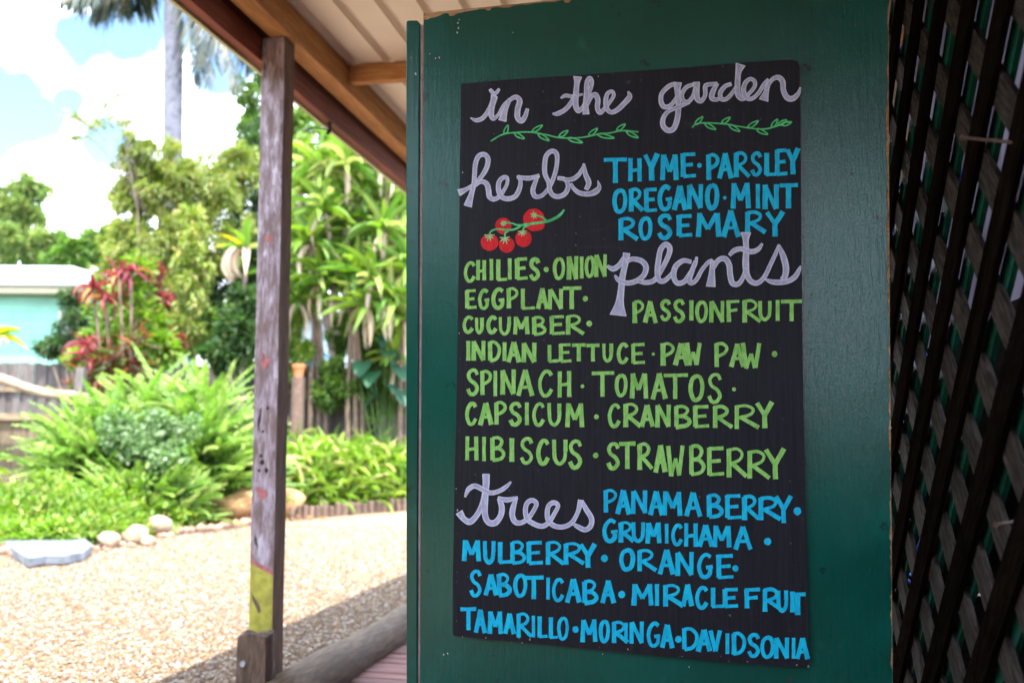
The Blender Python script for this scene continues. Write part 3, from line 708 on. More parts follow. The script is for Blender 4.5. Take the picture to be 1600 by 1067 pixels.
script('plants', [
 [(50,222,22),(92,242,36),(135,215,36),(170,160,30)],
 [(190,128,52),(180,200,42),(160,300,44),(150,400,46),(138,490,60),(128,580,122)],
 [(190,188,26),(240,170,34),(302,185,38),(332,230,38),(312,292,38),(252,335,36),(190,345,34),(130,322,32),(102,288,14)],
 [(268,330,28),(330,342,34),(395,322,34),(448,245,34),(492,155,36),(506,92,38),(476,62,36),(440,100,38),(424,180,38),(414,260,38),(425,320,38),(462,330,34),(512,290,30),(545,240,28)],
 [(662,190,28),(602,184,34),(546,230,38),(535,300,38),(562,345,36),(612,335,34),(652,280,32),(690,212,28),(704,158,18)],
 [(694,190,30),(668,262,34),(648,322,36),(664,346,34),(702,320,30),(742,250,28),(788,195,28),(818,180,28)],
 [(822,182,36),(815,265,40),(806,370,70)],
 [(822,242,26),(860,182,34),(908,168,40),(940,210,40),(948,290,40),(966,348,40),(1010,350,34),(1045,300,30),(1062,240,28)],
 [(1062,-22,76),(1062,30,44),(1066,110,42),(1062,200,46),(1068,275,42),(1100,332,38),(1150,345,34),(1200,300,32),(1248,200,30),(1288,115,26),(1304,64,12)],
 [(944,142,24),(980,108,36),(1030,96,34),(1100,118,36),(1150,102,34),(1182,60,18)],
 [(1304,70,18),(1335,145,42),(1356,225,44),(1350,290,42),(1330,320,36)],
 [(1206,318,16),(1250,336,32),(1310,342,38),(1372,332,38),(1424,298,36),(1454,248,26),(1466,220,10)]], ZF, .0011)
script('trees', [
 [(105,425,62),(140,478,44),(190,505,50),(242,460,44),(288,380,42),(312,300,46),(326,200,54),(327,110,58)],
 [(325,255,46),(315,340,54),(318,440,50),(345,505,46),(400,514,50),(445,460,46),(458,385,46),(436,312,34)],
 [(152,300,14),(182,235,38),(235,206,40),(300,236,38),(362,264,38),(432,250,36),(492,215,32),(536,172,14)],
 [(428,308,30),(500,322,42),(588,304,24)],
 [(578,312,26),(555,380,44),(545,450,44),(570,505,44),(622,510,38),(682,470,36),(730,400,34),(745,350,36),(708,325,36),(668,350,38),(655,410,40),(670,480,40),(722,520,40),(792,540,40),(850,508,36),(900,430,34),(925,370,34),(890,345,38),(850,368,38),(836,432,40),(850,500,40),(900,540,40),(970,545,38),(1040,510,36),(1090,425,34),(1114,326,46)],
 [(1122,330,30),(1160,400,40),(1202,475,42),(1196,540,42),(1150,570,38),(1092,545,36),(1045,515,18)]], ZJ)

# vines
def line_part(name, lines, fr_, m, parent, wid, base, lab=None):
    ox, oy, s = fr_; parts = []
    for k, st in enumerate(lines):
        q = dense(bez([(ox+p[0]/s, oy+p[1]/s, (p[2] if len(p) > 2 else wid)/s) for p in st], 8), 1.5)
        parts.append(ribbon(q, base + k*.00002, .00001, .08))
    V, Fc = join(parts); o = mk(name, V, Fc, m, parent)
    if lab: o['label'] = lab
    return o
def leafloop(x0, y0, x1, y1, w=14):
    dx, dy = x1-x0, y1-y0; L = math.hypot(dx, dy); nx, ny = -dy/L*w, dx/L*w
    return [(x0, y0), (x0+dx*.3+nx*.9, y0+dy*.3+ny*.9), (x0+dx*.65+nx*.8, y0+dy*.65+ny*.8), (x1, y1), (x0+dx*.6-nx*.7, y0+dy*.6-ny*.7), (x0+dx*.25-nx*.7, y0+dy*.25-ny*.7), (x0, y0)]
v1 = [[(660,990),(740,945),(830,930),(940,928),(1040,945),(1130,965),(1250,968),(1350,955),(1420,938),(1483,934),(1573,918),(1683,926)]]
v1 += [leafloop(*q) for q in ((755,942,780,880),(822,932,893,972),(945,926,1018,880),(985,938,1065,985),(1132,960,1195,917),(1190,968,1296,1000),(1338,952,1400,902),(1395,942,1515,968),(1532,916,1591,873),(1598,922,1681,966))]
line_part('painted_vine', v1, ZA, M_mint, bb, 10, .0004, 'long mint green vine under the words in the')
v2 = [[(632,540),(660,516),(720,508),(850,515),(940,530),(1060,548),(1140,550),(1220,530),(1270,505),(1318,508)]]
v2 += [leafloop(*q) for q in ((650,522,705,466),(718,512,795,553),(835,512,895,470),(885,520,962,567),(1015,542,1090,494),(1075,550,1155,587),(1180,538,1224,484),(1225,524,1285,488),(1250,522,1320,503))]
line_part('painted_vine', v2, ZB, M_mint, bb, 10, .0004, 'short mint green vine under the word garden')
# tomatoes
ZT = (740, 310, 10.0)
def disc(cx, cy, rx, ry, off, m, lab=None):
    P = [PD(ZT[0]+(cx+rx*math.cos(6.283*i/28)*(1+.02*math.sin(i*1.3)))/10, ZT[1]+(cy+ry*math.sin(6.283*i/28)*(1+.02*math.cos(i*1.7)))/10, BT+off) for i in range(28)]
    return mk('painted_tomato', P, [tuple(range(28))], m, bb)
for i, (x, y, rx, ry) in enumerate(((267,698,138,132),(535,738,122,124),(795,640,128,134),(482,445,125,128),(958,350,168,176))): disc(x, y, rx, ry, .0003+i*.00006, M_tom)
disc(1000, 430, 128, 92, .00072, M_tom)
stem = [[(1432,190,26),(1380,260,42),(1300,320,46),(1180,372,42),(1050,396,38),(900,412,38),(780,432,34),(700,480,32),(620,505,30),(500,505,28),(380,495,26),(290,530,26),(262,600,28)],
        [(820,428,30),(700,432,30),(620,405,26),(500,390,24)], [(900,425,28),(815,460,28),(785,530,30)], [(590,508,26),(520,550,28),(505,630,28)], [(1165,375,34),(1090,310,26),(980,275,24)]]
line_part('painted_stem', stem, ZT, M_mint, bb, 26, .0009, 'mint green tomato stem')
cal = []
for (x, y, a0, a1, r, k) in ((262,600,-10,190,80,6),(505,642,-20,190,78,6),(785,545,-20,190,72,6),(488,410,0,360,50,8),(965,285,0,360,62,7)):
    for j in range(k):
        w = math.radians(a0+(a1-a0)*j/(k-1 if a1-a0 < 360 else k)); L = r*rnd.uniform(.85, 1.15)
        cal.append([(x, y, 26), (x+L*.5*math.cos(w), y+L*.5*math.sin(w)-4, 24), (x+L*math.cos(w), y+L*math.sin(w), 12)])
line_part('painted_calyx', cal, ZT, M_cal, bb, 24, .00115, 'pale green tomato calyxes')

# ================================================================== LATTICE WALL and the dark room behind it
def dirw(t_, up): return (U*t_ + ZV*up).normalized()
A_DN, A_UP = dirw(.74, .67), dirw(-.74, .67)          # descending / ascending towards the camera
M_slA = wood('rough brown lattice slat', (.012, .009, .008), (.055, .045, .042), A_DN, 6, 30, .9, .9, dark=(.012, .009, .007), spec=.1)
M_slB = wood('blackened lattice slat', (.003, .002, .0015), (.008, .006, .005), A_UP, 6, 26, .9, .8, dark=(.002, .0015, .001), spec=0)
M_slC = plain('green painted slat', (.001, .06, .04), .45, .3, 20, .4)
lat = thing('lattice_wall', F(.34, 1.2, 0), 'dark crossed timber lattice wall beside the green door', 'lattice')
PER = .158
def lattice(a, dirv, cot, ref_px, wid, th, m, name, tmin, tmax, zmin, zmax, PER=.158):
    """slats of phase t - cot*z ; one passes through ref_px"""
    t_, z_ = FA(a, *ref_px); ph = t_ - cot*z_
    side = dirv.cross(N).normalized()
    i0, i1 = int((tmin-4-ph)/PER)-1, int((tmax+4-ph)/PER)+1
    for i in range(i0, i1):
        p = ph + i*PER
        # clip the line t = p + cot z to the panel
        zs = [zmin, zmax]
        za, zb_ = sorted(((tmin-p)/cot, (tmax-p)/cot))
        lo, hi = max(zmin, za), min(zmax, zb_)
        if hi - lo < .08: continue
        c = F(a, p+cot*(lo+hi)/2, (lo+hi)/2); L = (hi-lo)*math.hypot(cot, 1)/2
        j = rnd.uniform(-.003, .003)
        # rough sawn edges: a few extra rings
        v, fcs = [], []; k = 10
        for q in range(k+1):
            s = -L + 2*L*q/k
            w1, w2 = wid/2*(1+rnd.uniform(-.06, .06)), wid/2*(1+rnd.uniform(-.06, .06))
            cc = c + dirv*s + side*j
            v += [cc + side*w1 + N*th/2, cc + side*w1 - N*th/2, cc - side*w2 - N*th/2, cc - side*w2 + N*th/2]
        for q in range(k):
            for e in range(4): fcs.append((q*4+e, q*4+(e+1) % 4, q*4+4+(e+1) % 4, q*4+4+e))
        fcs += [(3, 2, 1, 0), tuple(range(k*4, k*4+4))]
        mk(name, v, fcs, m, lat)
aA = .338
lattice(aA, A_DN, 1.105, (1508, 199), .044, .007, M_slA, 'brown_slat', -.6, 2.6, .04, 2.6)
lattice(aA-.0075, A_UP, -1.105, (1539, 157), .050, .007, M_slB, 'dark_slat', -.6, 2.6, .04, 2.6, .214)
lattice(aA+.0075, A_UP, -1.105, (1566, 168), .034, .007, M_slC, 'green_slat', -.6, 2.6, .04, 2.6, .214)
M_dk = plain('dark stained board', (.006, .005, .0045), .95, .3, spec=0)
beam('lattice_frame', aA-.03, aA+.03, 2.6, 2.68, -1.0, 6.0, M_dk, lat, .003)
beam('lattice_frame', aA-.03, aA+.03, .027, .10, -1.0, 6.0, M_dk, lat, .003)
beam('lattice_frame', aA-.03, aA+.03, .10, 2.6, 2.62, 2.70, M_dk, lat, .003)
beam('lattice_frame', aA-.03, aA+.03, .10, 2.6, -.72, -.62, M_dk, lat, .003)
# rusty nails through the slats
M_rust = plain('rusty iron', (.07, .03, .022), .7, .3, 60, .5)
def at_lat(px, py, a):
    t_, z_ = FA(a, px, py); return F(a, t_, z_)
for (p, q) in (((1503, 215), (1680, 232)), ((1556, 820), (1600, 812))):
    A1, B1 = at_lat(*p, aA-.03), at_lat(*q, aA+.01)
    mk('rusty_nail', *tube([A1, A1.lerp(B1, .06), B1], [.0036, .0020, .0022], 8), M_rust, lat)
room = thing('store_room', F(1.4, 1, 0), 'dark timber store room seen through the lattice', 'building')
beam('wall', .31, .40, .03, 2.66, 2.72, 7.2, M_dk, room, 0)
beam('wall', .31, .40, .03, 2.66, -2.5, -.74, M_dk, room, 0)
beam('back_wall', 2.5, 2.6, .03, 1.75, -2.5, 7.2, M_dk, room, 0)  # unseen wall kept low; the opening above is added to backlight the cloth
beam('unseen_end_wall', .42, 2.48, .03, 2.66, 7.1, 7.2, M_dk, room, 0)
beam('unseen_end_wall', .42, 2.48, .03, 2.66, -2.5, -2.4, M_dk, room, 0)
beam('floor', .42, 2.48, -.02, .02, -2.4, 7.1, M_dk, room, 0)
def cloth(t):
    v = wcoords(t); a = noise(t, v, 220, 2); b = noise(t, v, 4, 3)
    c = mixc(t, ramp(t, b, .3, .7), (.11, .09, .12), (.19, .165, .21)); d = nn(t, 'ShaderNodeBsdfTranslucent'); lk(t, c, d.inputs[0])
    mx = nn(t, 'ShaderNodeMixShader'); mx.inputs[0].default_value = .5; lk(t, bsdf(t, c, .9, bump(t, a, .4, .001)), mx.inputs[1]); lk(t, d.outputs[0], mx.inputs[2]); return mx.outputs[0]
M_cloth = mat('lavender grey shade cloth', cloth)
V, Fc = [], []
nc = 60
for i in range(nc+1):
    t = .2 + 3.6*i/nc; da = .012*math.sin(i*.9) + .008*math.sin(i*2.3)
    t_, zl = FA(.75, 1560, 470)
    for z in (zl - .02 + .02*math.sin(i*.4), zl+.4, 2.6): V.append(F(.75+da, t, z))
for i in range(nc):
    for j in range(2): Fc.append((i*3+j, i*3+j+1, i*3+j+4, i*3+j+3))
o = mk('shade_cloth', V, Fc, M_cloth, smooth=True)
tag(o, 'lavender grey cloth hanging inside behind the upper part of the lattice', 'cloth')
# blue baling twine tangled beside the door
M_rope = plain('bright blue twine', (.02, .13, .62), .5, .3, 60, .3)
rp = thing('blue_twine', F(aA+.03, 2.2, 1.2), 'bright blue twine dangling behind the lattice next to the door edge', 'rope')
for (pts) in ([(1402,-20),(1400,60),(1404,120),(1401,200),(1406,260),(1403,330),(1408,390)], [(1398,40),(1402,150),(1399,210)], [(1408,330),(1411,380),(1407,430),(1404,395)],
              [(1412,540),(1420,560),(1414,590),(1421,605)], [(1436,525),(1430,560),(1427,575)], [(1402,700),(1406,670),(1412,655),(1404,690),(1399,715)], [(1416,880),(1424,840),(1432,800),(1436,715),(1432,760),(1426,800),(1430,830)], [(1424,830),(1428,800),(1434,740)],
              [(1412,880),(1420,895),(1430,900),(1438,925)]):
    q = bez([at_lat(x, y, aA+.035) + N*.02*math.sin(k*2.1) for k, (x, y) in enumerate(pts)], 6)
    mk('twine_strand', *tube(q, .0028, 6), M_rope, rp, smooth=True)
rp2 = thing('hanging_rope', F(.6, 1.9, 1.5), 'short pale blue cord hanging between two green slats near the cloth', 'rope')
for pts in ([(1505,30),(1503,60),(1506,85),(1504,105)], [(1500,262),(1501,290),(1503,315),(1505,335)]):
    q = bez([at_lat(x, y, .55) for (x, y) in pts], 6); mk('cord_strand', *tube(q, .0045, 6), M_rope, rp2, smooth=True)

# ================================================================== NEIGHBOUR'S HOUSE
M_teal = plain('aqua painted weatherboard', (.17, .42, .33), .6, .10, 2, .05)
M_rf = plain('white metal roof', (.42, .45, .48), .4, .04, 2, .03)
M_cream = plain('cream fascia paint', (.40, .39, .26), .6, .06)
M_glass = mat('dark window glass', lambda t: bsdf(t, (.03, .05, .06), .08, spec=.8))
HY = 24.0
h0 = W(0, 600, HY); xr = W(168, 500, HY).x; xl = h0.x - 7
zt = W(100, 462, HY).z
hs = thing('aqua_house', Vector(((xl+xr)/2, HY+3, 0)), 'aqua weatherboard house with a low white metal roof beyond the fence', 'house')
X, Y = Vector((1, 0, 0)), Vector((0, 1, 0))
def bx(name, x0, x1, y0, y1, z0, z1, m, parent=None, bev=0):
    return box(name, Vector(((x0+x1)/2, (y0+y1)/2, (z0+z1)/2)), X*((x1-x0)/2), Y*((y1-y0)/2), ZV*((z1-z0)/2), m, parent, bev)
bx('wall', xl, xr, HY+.06, HY+7, 0, zt, M_teal, hs)
z = .2
while z < zt-.1:                                              # lapped boards
    bx('weatherboard', xl, xr, HY, HY+.05, z, min(z+.185, zt), M_teal, hs); z += .19
bx('soffit', xl-.6, xr+.6, HY-.55, HY+7.5, zt+.002, zt+.05, M_cream, hs)
bx('fascia', xl-.6, xr+.6, HY-.58, HY-.55, zt-.02, zt+.2, M_cream, hs)
zg = zt+.2
v, fcs = tube([Vector((xl-.65, HY-.66, zg)), Vector((xr+.65, HY-.66, zg))], .08, 8); mk('gutter', v, fcs, M_rf, hs)
zr = zg + .05; rz = W(90, 416, HY+3.5).z
V = [(xl-.65, HY-.7, zr), (xr+.65, HY-.7, zr), (xr+.65, HY+7.6, zr), (xl-.65, HY+7.6, zr), (xl+3, HY+3.5, rz), (xr-2.5, HY+3.5, rz)]
V += [(a_, b_, c_-.06) for a_, b_, c_ in V]
mk('roof', V, [(0, 1, 5, 4), (1, 2, 5), (2, 3, 4, 5), (3, 0, 4), (0, 6, 7, 1), (1, 7, 8, 2), (2, 8, 9, 3), (3, 9, 6, 0), (9, 8, 7, 6)], M_rf, hs)
wx0, wx1, wz1, wz0 = W(92, 500, HY).x, W(128, 500, HY).x, W(100, 484, HY).z, W(100, 545, HY).z
wn = bx('window', wx0, wx1, HY-.05, HY-.004, wz0, wz1, M_rf, hs)
mk('pane', [(wx0+.06, HY-.055, wz0+.06), (wx1-.06, HY-.055, wz0+.06), (wx1-.06, HY-.055, wz1-.06), (wx0+.06, HY-.055, wz1-.06)], [(0, 1, 2, 3)], M_glass, wn)
# second neighbour glimpsed between the plants on the right
h2y = 26.0; a2, b2 = W(462, 500, h2y), W(640, 500, h2y)
M_gw = plain('pale blue grey wall', (.34, .42, .50), .7, .06)
hb = thing('grey_house', Vector(((a2.x+b2.x)/2, h2y+2, 0)), 'pale blue grey house glimpsed between the plants right of the post', 'house')
bx('wall', a2.x, b2.x+3, h2y, h2y+5, 0, W(480, 500, h2y).z, M_gw, hb)
bx('roof', a2.x-.4, b2.x+3.4, h2y-.4, h2y+5.4, W(480, 500, h2y).z+.002, W(480, 492, h2y).z+.05, M_rf, hb)

# ================================================================== FENCES
M_pal = wood('grey weathered paling', (.06, .05, .045), (.14, .12, .115), ZV, 14, 10, .9, .6, dark=(.10, .085, .08))
M_pal2 = wood('brown weathered plank', (.10, .075, .045), (.20, .155, .10), ZV, 14, 10, .9, .6, dark=(.11, .08, .06))
FY = 15.6
fx0, fx1 = W(-60, 600, FY).x, W(650, 600, FY).x
ftop = W(200, 569, FY).z
fn = thing('paling_fence', Vector(((fx0+fx1)/2, FY, 0)), 'long grey paling fence running behind the whole garden bed', 'fence')
x = fx0; i = 0
while x < fx1:
    w = .098; h = ftop + rnd.uniform(-.025, .02); y = FY + (.012 if i % 2 else -.012)
    ln = rnd.uniform(-.006, .006)
    v, f = boxvf(Vector((x+w/2, y, h/2)), X*(w/2+.005), Y*.008, ZV*(h/2))
    v = [q + X*ln*(q.z/h) for q in v]
    mk('paling', v, f, M_pal, fn); x += w+.004; i += 1
for zz in (.35, ftop-.45): bx('rail', fx0, fx1, FY-.065, FY-.022, zz, zz+.075, M_pal2, fn)
for xx in np.arange(fx0+.4, fx1, 2.4): bx('fence_post', xx, xx+.1, FY-.16, FY-.067, 0, ftop-.1, M_pal2, fn)
# low plank fence at the far left, nearer
LY = 12.3; lx0, lx1, lt = W(-80, 700, LY).x, W(98, 700, LY).x, W(40, 652, LY).z
lf = thing('low_plank_fence', Vector(((lx0+lx1)/2, LY, 0)), 'low brown plank fence with a pale top rail at the far left', 'fence')
x = lx0
while x < lx1:
    w = rnd.uniform(.13, .17); bx('plank', x, x+w-.006, LY-.01, LY+.012, 0, lt-rnd.uniform(0, .015), M_pal2, lf, .003); x += w
M_rail = wood('pale rail timber', (.17, .12, .07), (.30, .23, .15), X, 10, 8, .8, .5)  # paler timber for the top rail of the low fence
bx('top_rail', lx0, lx1+.02, LY-.07, LY-.012, lt-.04, lt+.045, M_rail, lf, .004)
pts = bez([W(-60, 582, 11.88), W(0, 592, 11.88), W(40, 606, 11.94), W(80, 616, 11.99), W(122, 618, 11.99), W(150, 628, 12.10)], 6)
o = mk('fallen_branch', *tube(pts, list(np.linspace(.065, .05, len(pts))), 10), wood('pale smooth branch', (.20, .15, .10), (.34, .28, .21), X, 6, 12, .7, .4), smooth=True)
tag(o, 'pale peeling branch leaning across the top of the low plank fence', 'branch')
bx_ = bx('fence_end_post', W(118, 600, 11.99).x, W(131, 600, 11.99).x, 11.95, 12.05, 0, W(120, 574, 11.99).z, M_pal)
bx_.name = 'gate_post'; tag(bx_, 'short grey post at the right end of the low plank fence', 'post')

# ================================================================== KERB STONES, SLAB, ROCK, EDGING
def rock(name, c, r, mat_, seed, parent=None, sub=2, flat=1.0):
    import bmesh
    bm = bmesh.new(); bmesh.ops.create_icosphere(bm, subdivisions=sub, radius=1)
    R_ = random.Random(seed); ds = [Vector((R_.uniform(-1, 1), R_.uniform(-1, 1), R_.uniform(-1, 1))).normalized() for _ in range(9)]; hs_ = [R_.uniform(.62, .95) for _ in ds]
    for v in bm.verts:
        for d, h in zip(ds, hs_):
            k = v.co.dot(d)
            if k > h*.93: v.co -= d*(k-h*.93)*.95
        v.co += Vector((R_.uniform(-1, 1), R_.uniform(-1, 1), R_.uniform(-1, 1)))*.035
    v = [Vector((q.co.x*r[0], q.co.y*r[1], q.co.z*r[2])) + Vector(c) for q in bm.verts]; f = [tuple(x.index for x in q.verts) for q in bm.faces]; bm.free()
    return mk(name, v, f, mat_, parent, smooth=True)
M_stone = plain('pale cream stone', (.30, .22, .15), .85, .4, 14, .6)
M_bstone = plain('brown stone', (.26, .16, .11), .9, .4, 14, .7)
M_oroc = plain('orange sandstone', (.42, .23, .10), .85, .35, 7, .7)
M_slate = plain('blue grey slate', (.12, .135, .16), .7, .35, 9, .6)
for i, (x, y, r) in enumerate(((146, 836, 22), (165, 848, 33), (208, 842, 38), (243, 829, 40), (258, 815, 24), (186, 836, 22), (228, 845, 20))):
    p = G(x, y+8); k = p.y/FOCAL
    o = rock('kerb_stone', (p.x, p.y+.05, r*k*.33), (r*k*.60, r*k*.5, r*k*.45), M_stone, 100+i)
    tag(o, ['small pale kerb stone touching the right end of the slate slab', 'low pale kerb stone beside the right end of the slab', 'large pale kerb stone in the middle of the pale stones', 'largest pale kerb stone, next to the brown edging stones', 'upper pale kerb stone leaning on the largest one', 'small pale kerb stone behind the low one near the slab', 'small pale kerb stone wedged between the two largest pale stones'][i], 'stone', 'pale cream kerb stones')
for i in range(26):
    x = 128 + i*5.8; y = interp(x, edge_px); p = G(x, y+rnd.uniform(-4, 7)); k = p.y/FOCAL; r = rnd.uniform(7, 15)
    o = rock('kerb_stone', (p.x, p.y, r*k*.2), (r*k*.6, r*k*.5, r*k*.42), M_stone if i % 3 else M_bstone, 400+i, sub=1)
    tag(o, 'small cream or brown stone packed between the larger pale kerb stones', 'stone', 'small stones packed along the kerb')
for i in range(22):
    x = 262 + i*6.6; y = interp(x, edge_px) - 3; p = G(x, y); k = p.y/FOCAL; r = rnd.uniform(10, 15)
    o = rock('edging_stone', (p.x, p.y+rnd.uniform(-.05, .06), r*k*.3), (r*k*.7, r*k*.7, r*k*.6), M_bstone, 200+i, sub=1)
    tag(o, 'small brown stone edging the bed left of the verandah post', 'stone', 'small brown edging stones')
px = [(-40, 822), (0, 822), (24, 824), (50, 830), (94, 832), (127, 836), (144, 851), (131, 862), (101, 868), (71, 868), (45, 872), (24, 860), (0, 842), (-40, 840)]
sp = [G(a_, b_, .075) for a_, b_ in px]
lo = [Vector((p.x, p.y, .012)) for p in sp]; n = len(sp)
o = mk('slate_slab', sp+lo, [tuple(reversed(range(n))), tuple(range(n, 2*n))] + [(i, (i+1) % n, n+(i+1) % n, n+i) for i in range(n)], M_slate)
tag(o, 'flat blue grey slate slab lying on the kerb at the far left', 'slab')
for i, (x, y) in enumerate(((10, 868), (30, 872), (-12, 862))):
    p = G(x, y); tag(rock('slab_rock', (p.x, p.y+.15, .02), (.16, .12, .06), M_bstone, 300+i), 'brown rock under the front edge of the slate slab', 'rock', 'brown rocks under the slab')
p = G(392, 818); k = p.y/FOCAL
tag(rock('boulder', (p.x-.18, p.y+.16, .18), (60*k, .30, .30), M_oroc, 31, sub=3), 'large orange sandstone boulder just left of the verandah post', 'rock')
p = G(442, 812); k = p.y/FOCAL
tag(rock('boulder', (p.x-.03, p.y+.2, .18), (34*k, .26, .30), M_oroc, 47, sub=3), 'orange sandstone boulder showing right of the verandah post', 'rock')
for i in range(19):
    x = 455 + i*10.4; y = interp(x, edge_px); p = G(x, y); k = p.y/FOCAL; h = rnd.uniform(.13, .19)
    v, f = tube([Vector((p.x, p.y, -.02)), Vector((p.x, p.y, h*.9)), Vector((p.x, p.y, h))], [4.9*k, 4.8*k, 3.9*k], 9)
    o = mk('log_edging', v, f, M_stub, smooth=False); tag(o, 'short upright brown log edging the bed right of the verandah post', 'log', 'upright edging logs')

# ================================================================== FOLIAGE
def rot_dir(n, upb=.3):
    v = rng.normal(size=(n, 3)); v[:, 2] = np.abs(v[:, 2])*.8 + upb - .3; return v/np.linalg.norm(v, axis=1)[:, None]
def leaves_mesh(name, P, Dr, L, Wd, m, parent=None, fold=.25, up=None):
    n = len(P)
    t = np.cross(Dr, rng.normal(size=(n, 3))*.6 + np.array([0, 0, 1.0])); t /= (np.linalg.norm(t, axis=1)[:, None]+1e-9)
    nr = np.cross(t, Dr)
    L = L[:, None]; Wd = Wd[:, None]
    a = P; b = P + Dr*L*.45 + t*Wd*.5 + nr*Wd*fold; c = P + Dr*L - nr*L*.12; d = P + Dr*L*.45 - t*Wd*.5 + nr*Wd*fold; e = P + Dr*L*.5
    v = np.stack([a, b, c, d], 1).reshape(-1, 3)
    i = (np.arange(n)*4)[:, None]
    Fc = np.concatenate([i+np.array([[0, 1, 2]]), i+np.array([[0, 2, 3]])], 1).reshape(-1, 3)
    return mk(name, v, Fc, m, parent)
def clump_pts(clumps, n, subn=26, sub=.28, shell=.55):
    """clumps: (centre, (rx,ry,rz), weight)"""
    w = np.array([c[2] for c in clumps], float); w /= w.sum(); P, Dr = [], []
    for (c, r, _), ww in zip(clumps, w):
        k = max(8, int(n*ww)); r = np.array(r)
        sc = rng.normal(size=(subn, 3)); sc /= np.linalg.norm(sc, axis=1)[:, None]; sc *= (shell + (1-shell)*rng.random((subn, 1)))
        idx = rng.integers(0, subn, k); loc = rng.normal(size=(k, 3)); loc /= np.linalg.norm(loc, axis=1)[:, None]; loc *= rng.random((k, 1))**.4*sub*rng.uniform(.6, 1.3, (subn, 1))[idx]
        q = sc[idx] + loc
        P.append(np.array(c) + q*r); d = q + loc*1.5; Dr.append(d/np.linalg.norm(d, axis=1)[:, None])
    return np.concatenate(P), np.concatenate(Dr)
def crown(name, clumps, n, L, Wd, m, parent=None, droop=.2, subn=26, sub=.28, jit=.6, shell=.55):
    P, Dr = clump_pts(clumps, n, subn, sub, shell)
    Dr = Dr + rng.normal(size=Dr.shape)*jit; Dr[:, 2] -= droop; Dr /= np.linalg.norm(Dr, axis=1)[:, None]
    ok = P[:, 2] > .03; P, Dr = P[ok], Dr[ok]
    s = rng.uniform(.6, 1.3, len(P))
    return leaves_mesh(name, P, Dr, L*s, Wd*s*rng.uniform(.8, 1.2, len(P)), m, parent)
M_bark = wood('grey brown bark', (.11, .08, .06), (.25, .20, .16), ZV, 4, 14, .9, .9)
def limbs(parent, base, tips, r0, mname='branch', trunk_to=.45, m=None):
    top = Vector(base)*(1-trunk_to) + sum((Vector(t) for t in tips), Vector())/len(tips)*trunk_to
    q = bez([base, Vector(base).lerp(top, .5)+Vector((rnd.uniform(-.08, .08), rnd.uniform(-.08, .08), 0)), top], 5)
    mk('trunk', *tube(q, list(np.linspace(r0, r0*.65, len(q))), 9), m or M_bark, parent, smooth=True)
    for t in tips:
        t = Vector(t); q = bez([top, top.lerp(t, .5)+Vector((rnd.uniform(-.15, .15), rnd.uniform(-.15, .15), .1)), t], 4)
        mk(mname, *tube(q, list(np.linspace(r0*.5, r0*.12, len(q))), 6), m or M_bark, parent, smooth=True)
def pc_(px, py, Y, rx, rz, ry=None, w=None):
    """clump: centre by pixel at distance Y, radii in pixels at that distance"""
    k = Y/FOCAL; ry = ry if ry is not None else rx*k*.8
    return (tuple(W(px, py, Y)), (rx*k, ry, rz*k), w if w is not None else rx*rz)

LM = dict(
 olive=leafmat('olive feathery leaves', (.11, .18, .022), (.22, .28, .05), (.34, .30, .10)),
 bright=leafmat('bright green leaves', (.10, .21, .022), (.20, .32, .04), (.30, .34, .08)),
 mid=leafmat('mid green leaves', (.06, .135, .022), (.12, .22, .035), (.18, .25, .06)),
 dark=leafmat('dark green leaves', (.018, .055, .014), (.045, .10, .022), (.09, .13, .04)),
 blue=leafmat('blue green round leaves', (.09, .18, .05), (.17, .28, .10), (.34, .42, .26)),
 far=leafmat('far tree leaves', (.10, .17, .04), (.17, .25, .06), (.26, .27, .09)),
 palm=leafmat('palm frond leaves', (.02, .035, .03), (.045, .065, .045), (.10, .09, .05)),
 croton=leafmat('red purple leaves', (.16, .02, .035), (.30, .06, .05), (.10, .06, .05)),
)
def plant(name, label, cat, base, clumps, n, L, Wd, m, tips=None, r=.06, group=None, **kw):
    t = thing(name, base, label, cat, group)
    limbs(t, base, tips or [c[0] for c in clumps[:5]], r)
    crown('crown', clumps, n, L, Wd, m, t, **kw); return t
def gz(px, Y): p = W(px, 700, Y); return Vector((p.x, p.y, 0))

plant('distant_tree', 'hazy green tree with a rounded crown behind the aqua house roof', 'tree', gz(30, 36),
      [pc_(0, 330, 36, 48, 48), pc_(40, 350, 36, 40, 45), pc_(75, 382, 35, 30, 34), pc_(20, 385, 35, 60, 30), pc_(42, 296, 36, 20, 26), pc_(-40, 350, 36, 50, 60), pc_(70, 300, 36, 9, 14)], 16000, .24, .11, LM['far'], r=.3, shell=.35)
plant('distant_tree', 'low bright green tree top just above the right end of the white roof', 'tree', gz(150, 33),
      [pc_(125, 395, 33, 40, 24), pc_(165, 380, 33, 34, 30), pc_(200, 400, 33, 34, 40), pc_(100, 402, 33, 30, 14)], 9000, .22, .10, LM['mid'], r=.25, shell=.35)
plant('feathery_tree', 'tall olive green feathery tree with drooping twigs left of the post', 'tree', gz(270, 16.35),
      [pc_(235, 250, 16.35, 55, 38), pc_(215, 300, 16.35, 48, 55), pc_(270, 300, 16.35, 70, 60), pc_(330, 290, 16.57, 60, 55), pc_(200, 380, 16.35, 45, 55), pc_(270, 390, 16.13, 70, 60), pc_(340, 370, 16.57, 50, 60), pc_(245, 460, 15.91, 60, 50), pc_(180, 440, 16.35, 40, 40), pc_(365, 260, 16.79, 40, 50)],
      48000, .105, .026, LM['olive'], r=.12, droop=.75, jit=.5, subn=60, sub=.22, shell=.35)
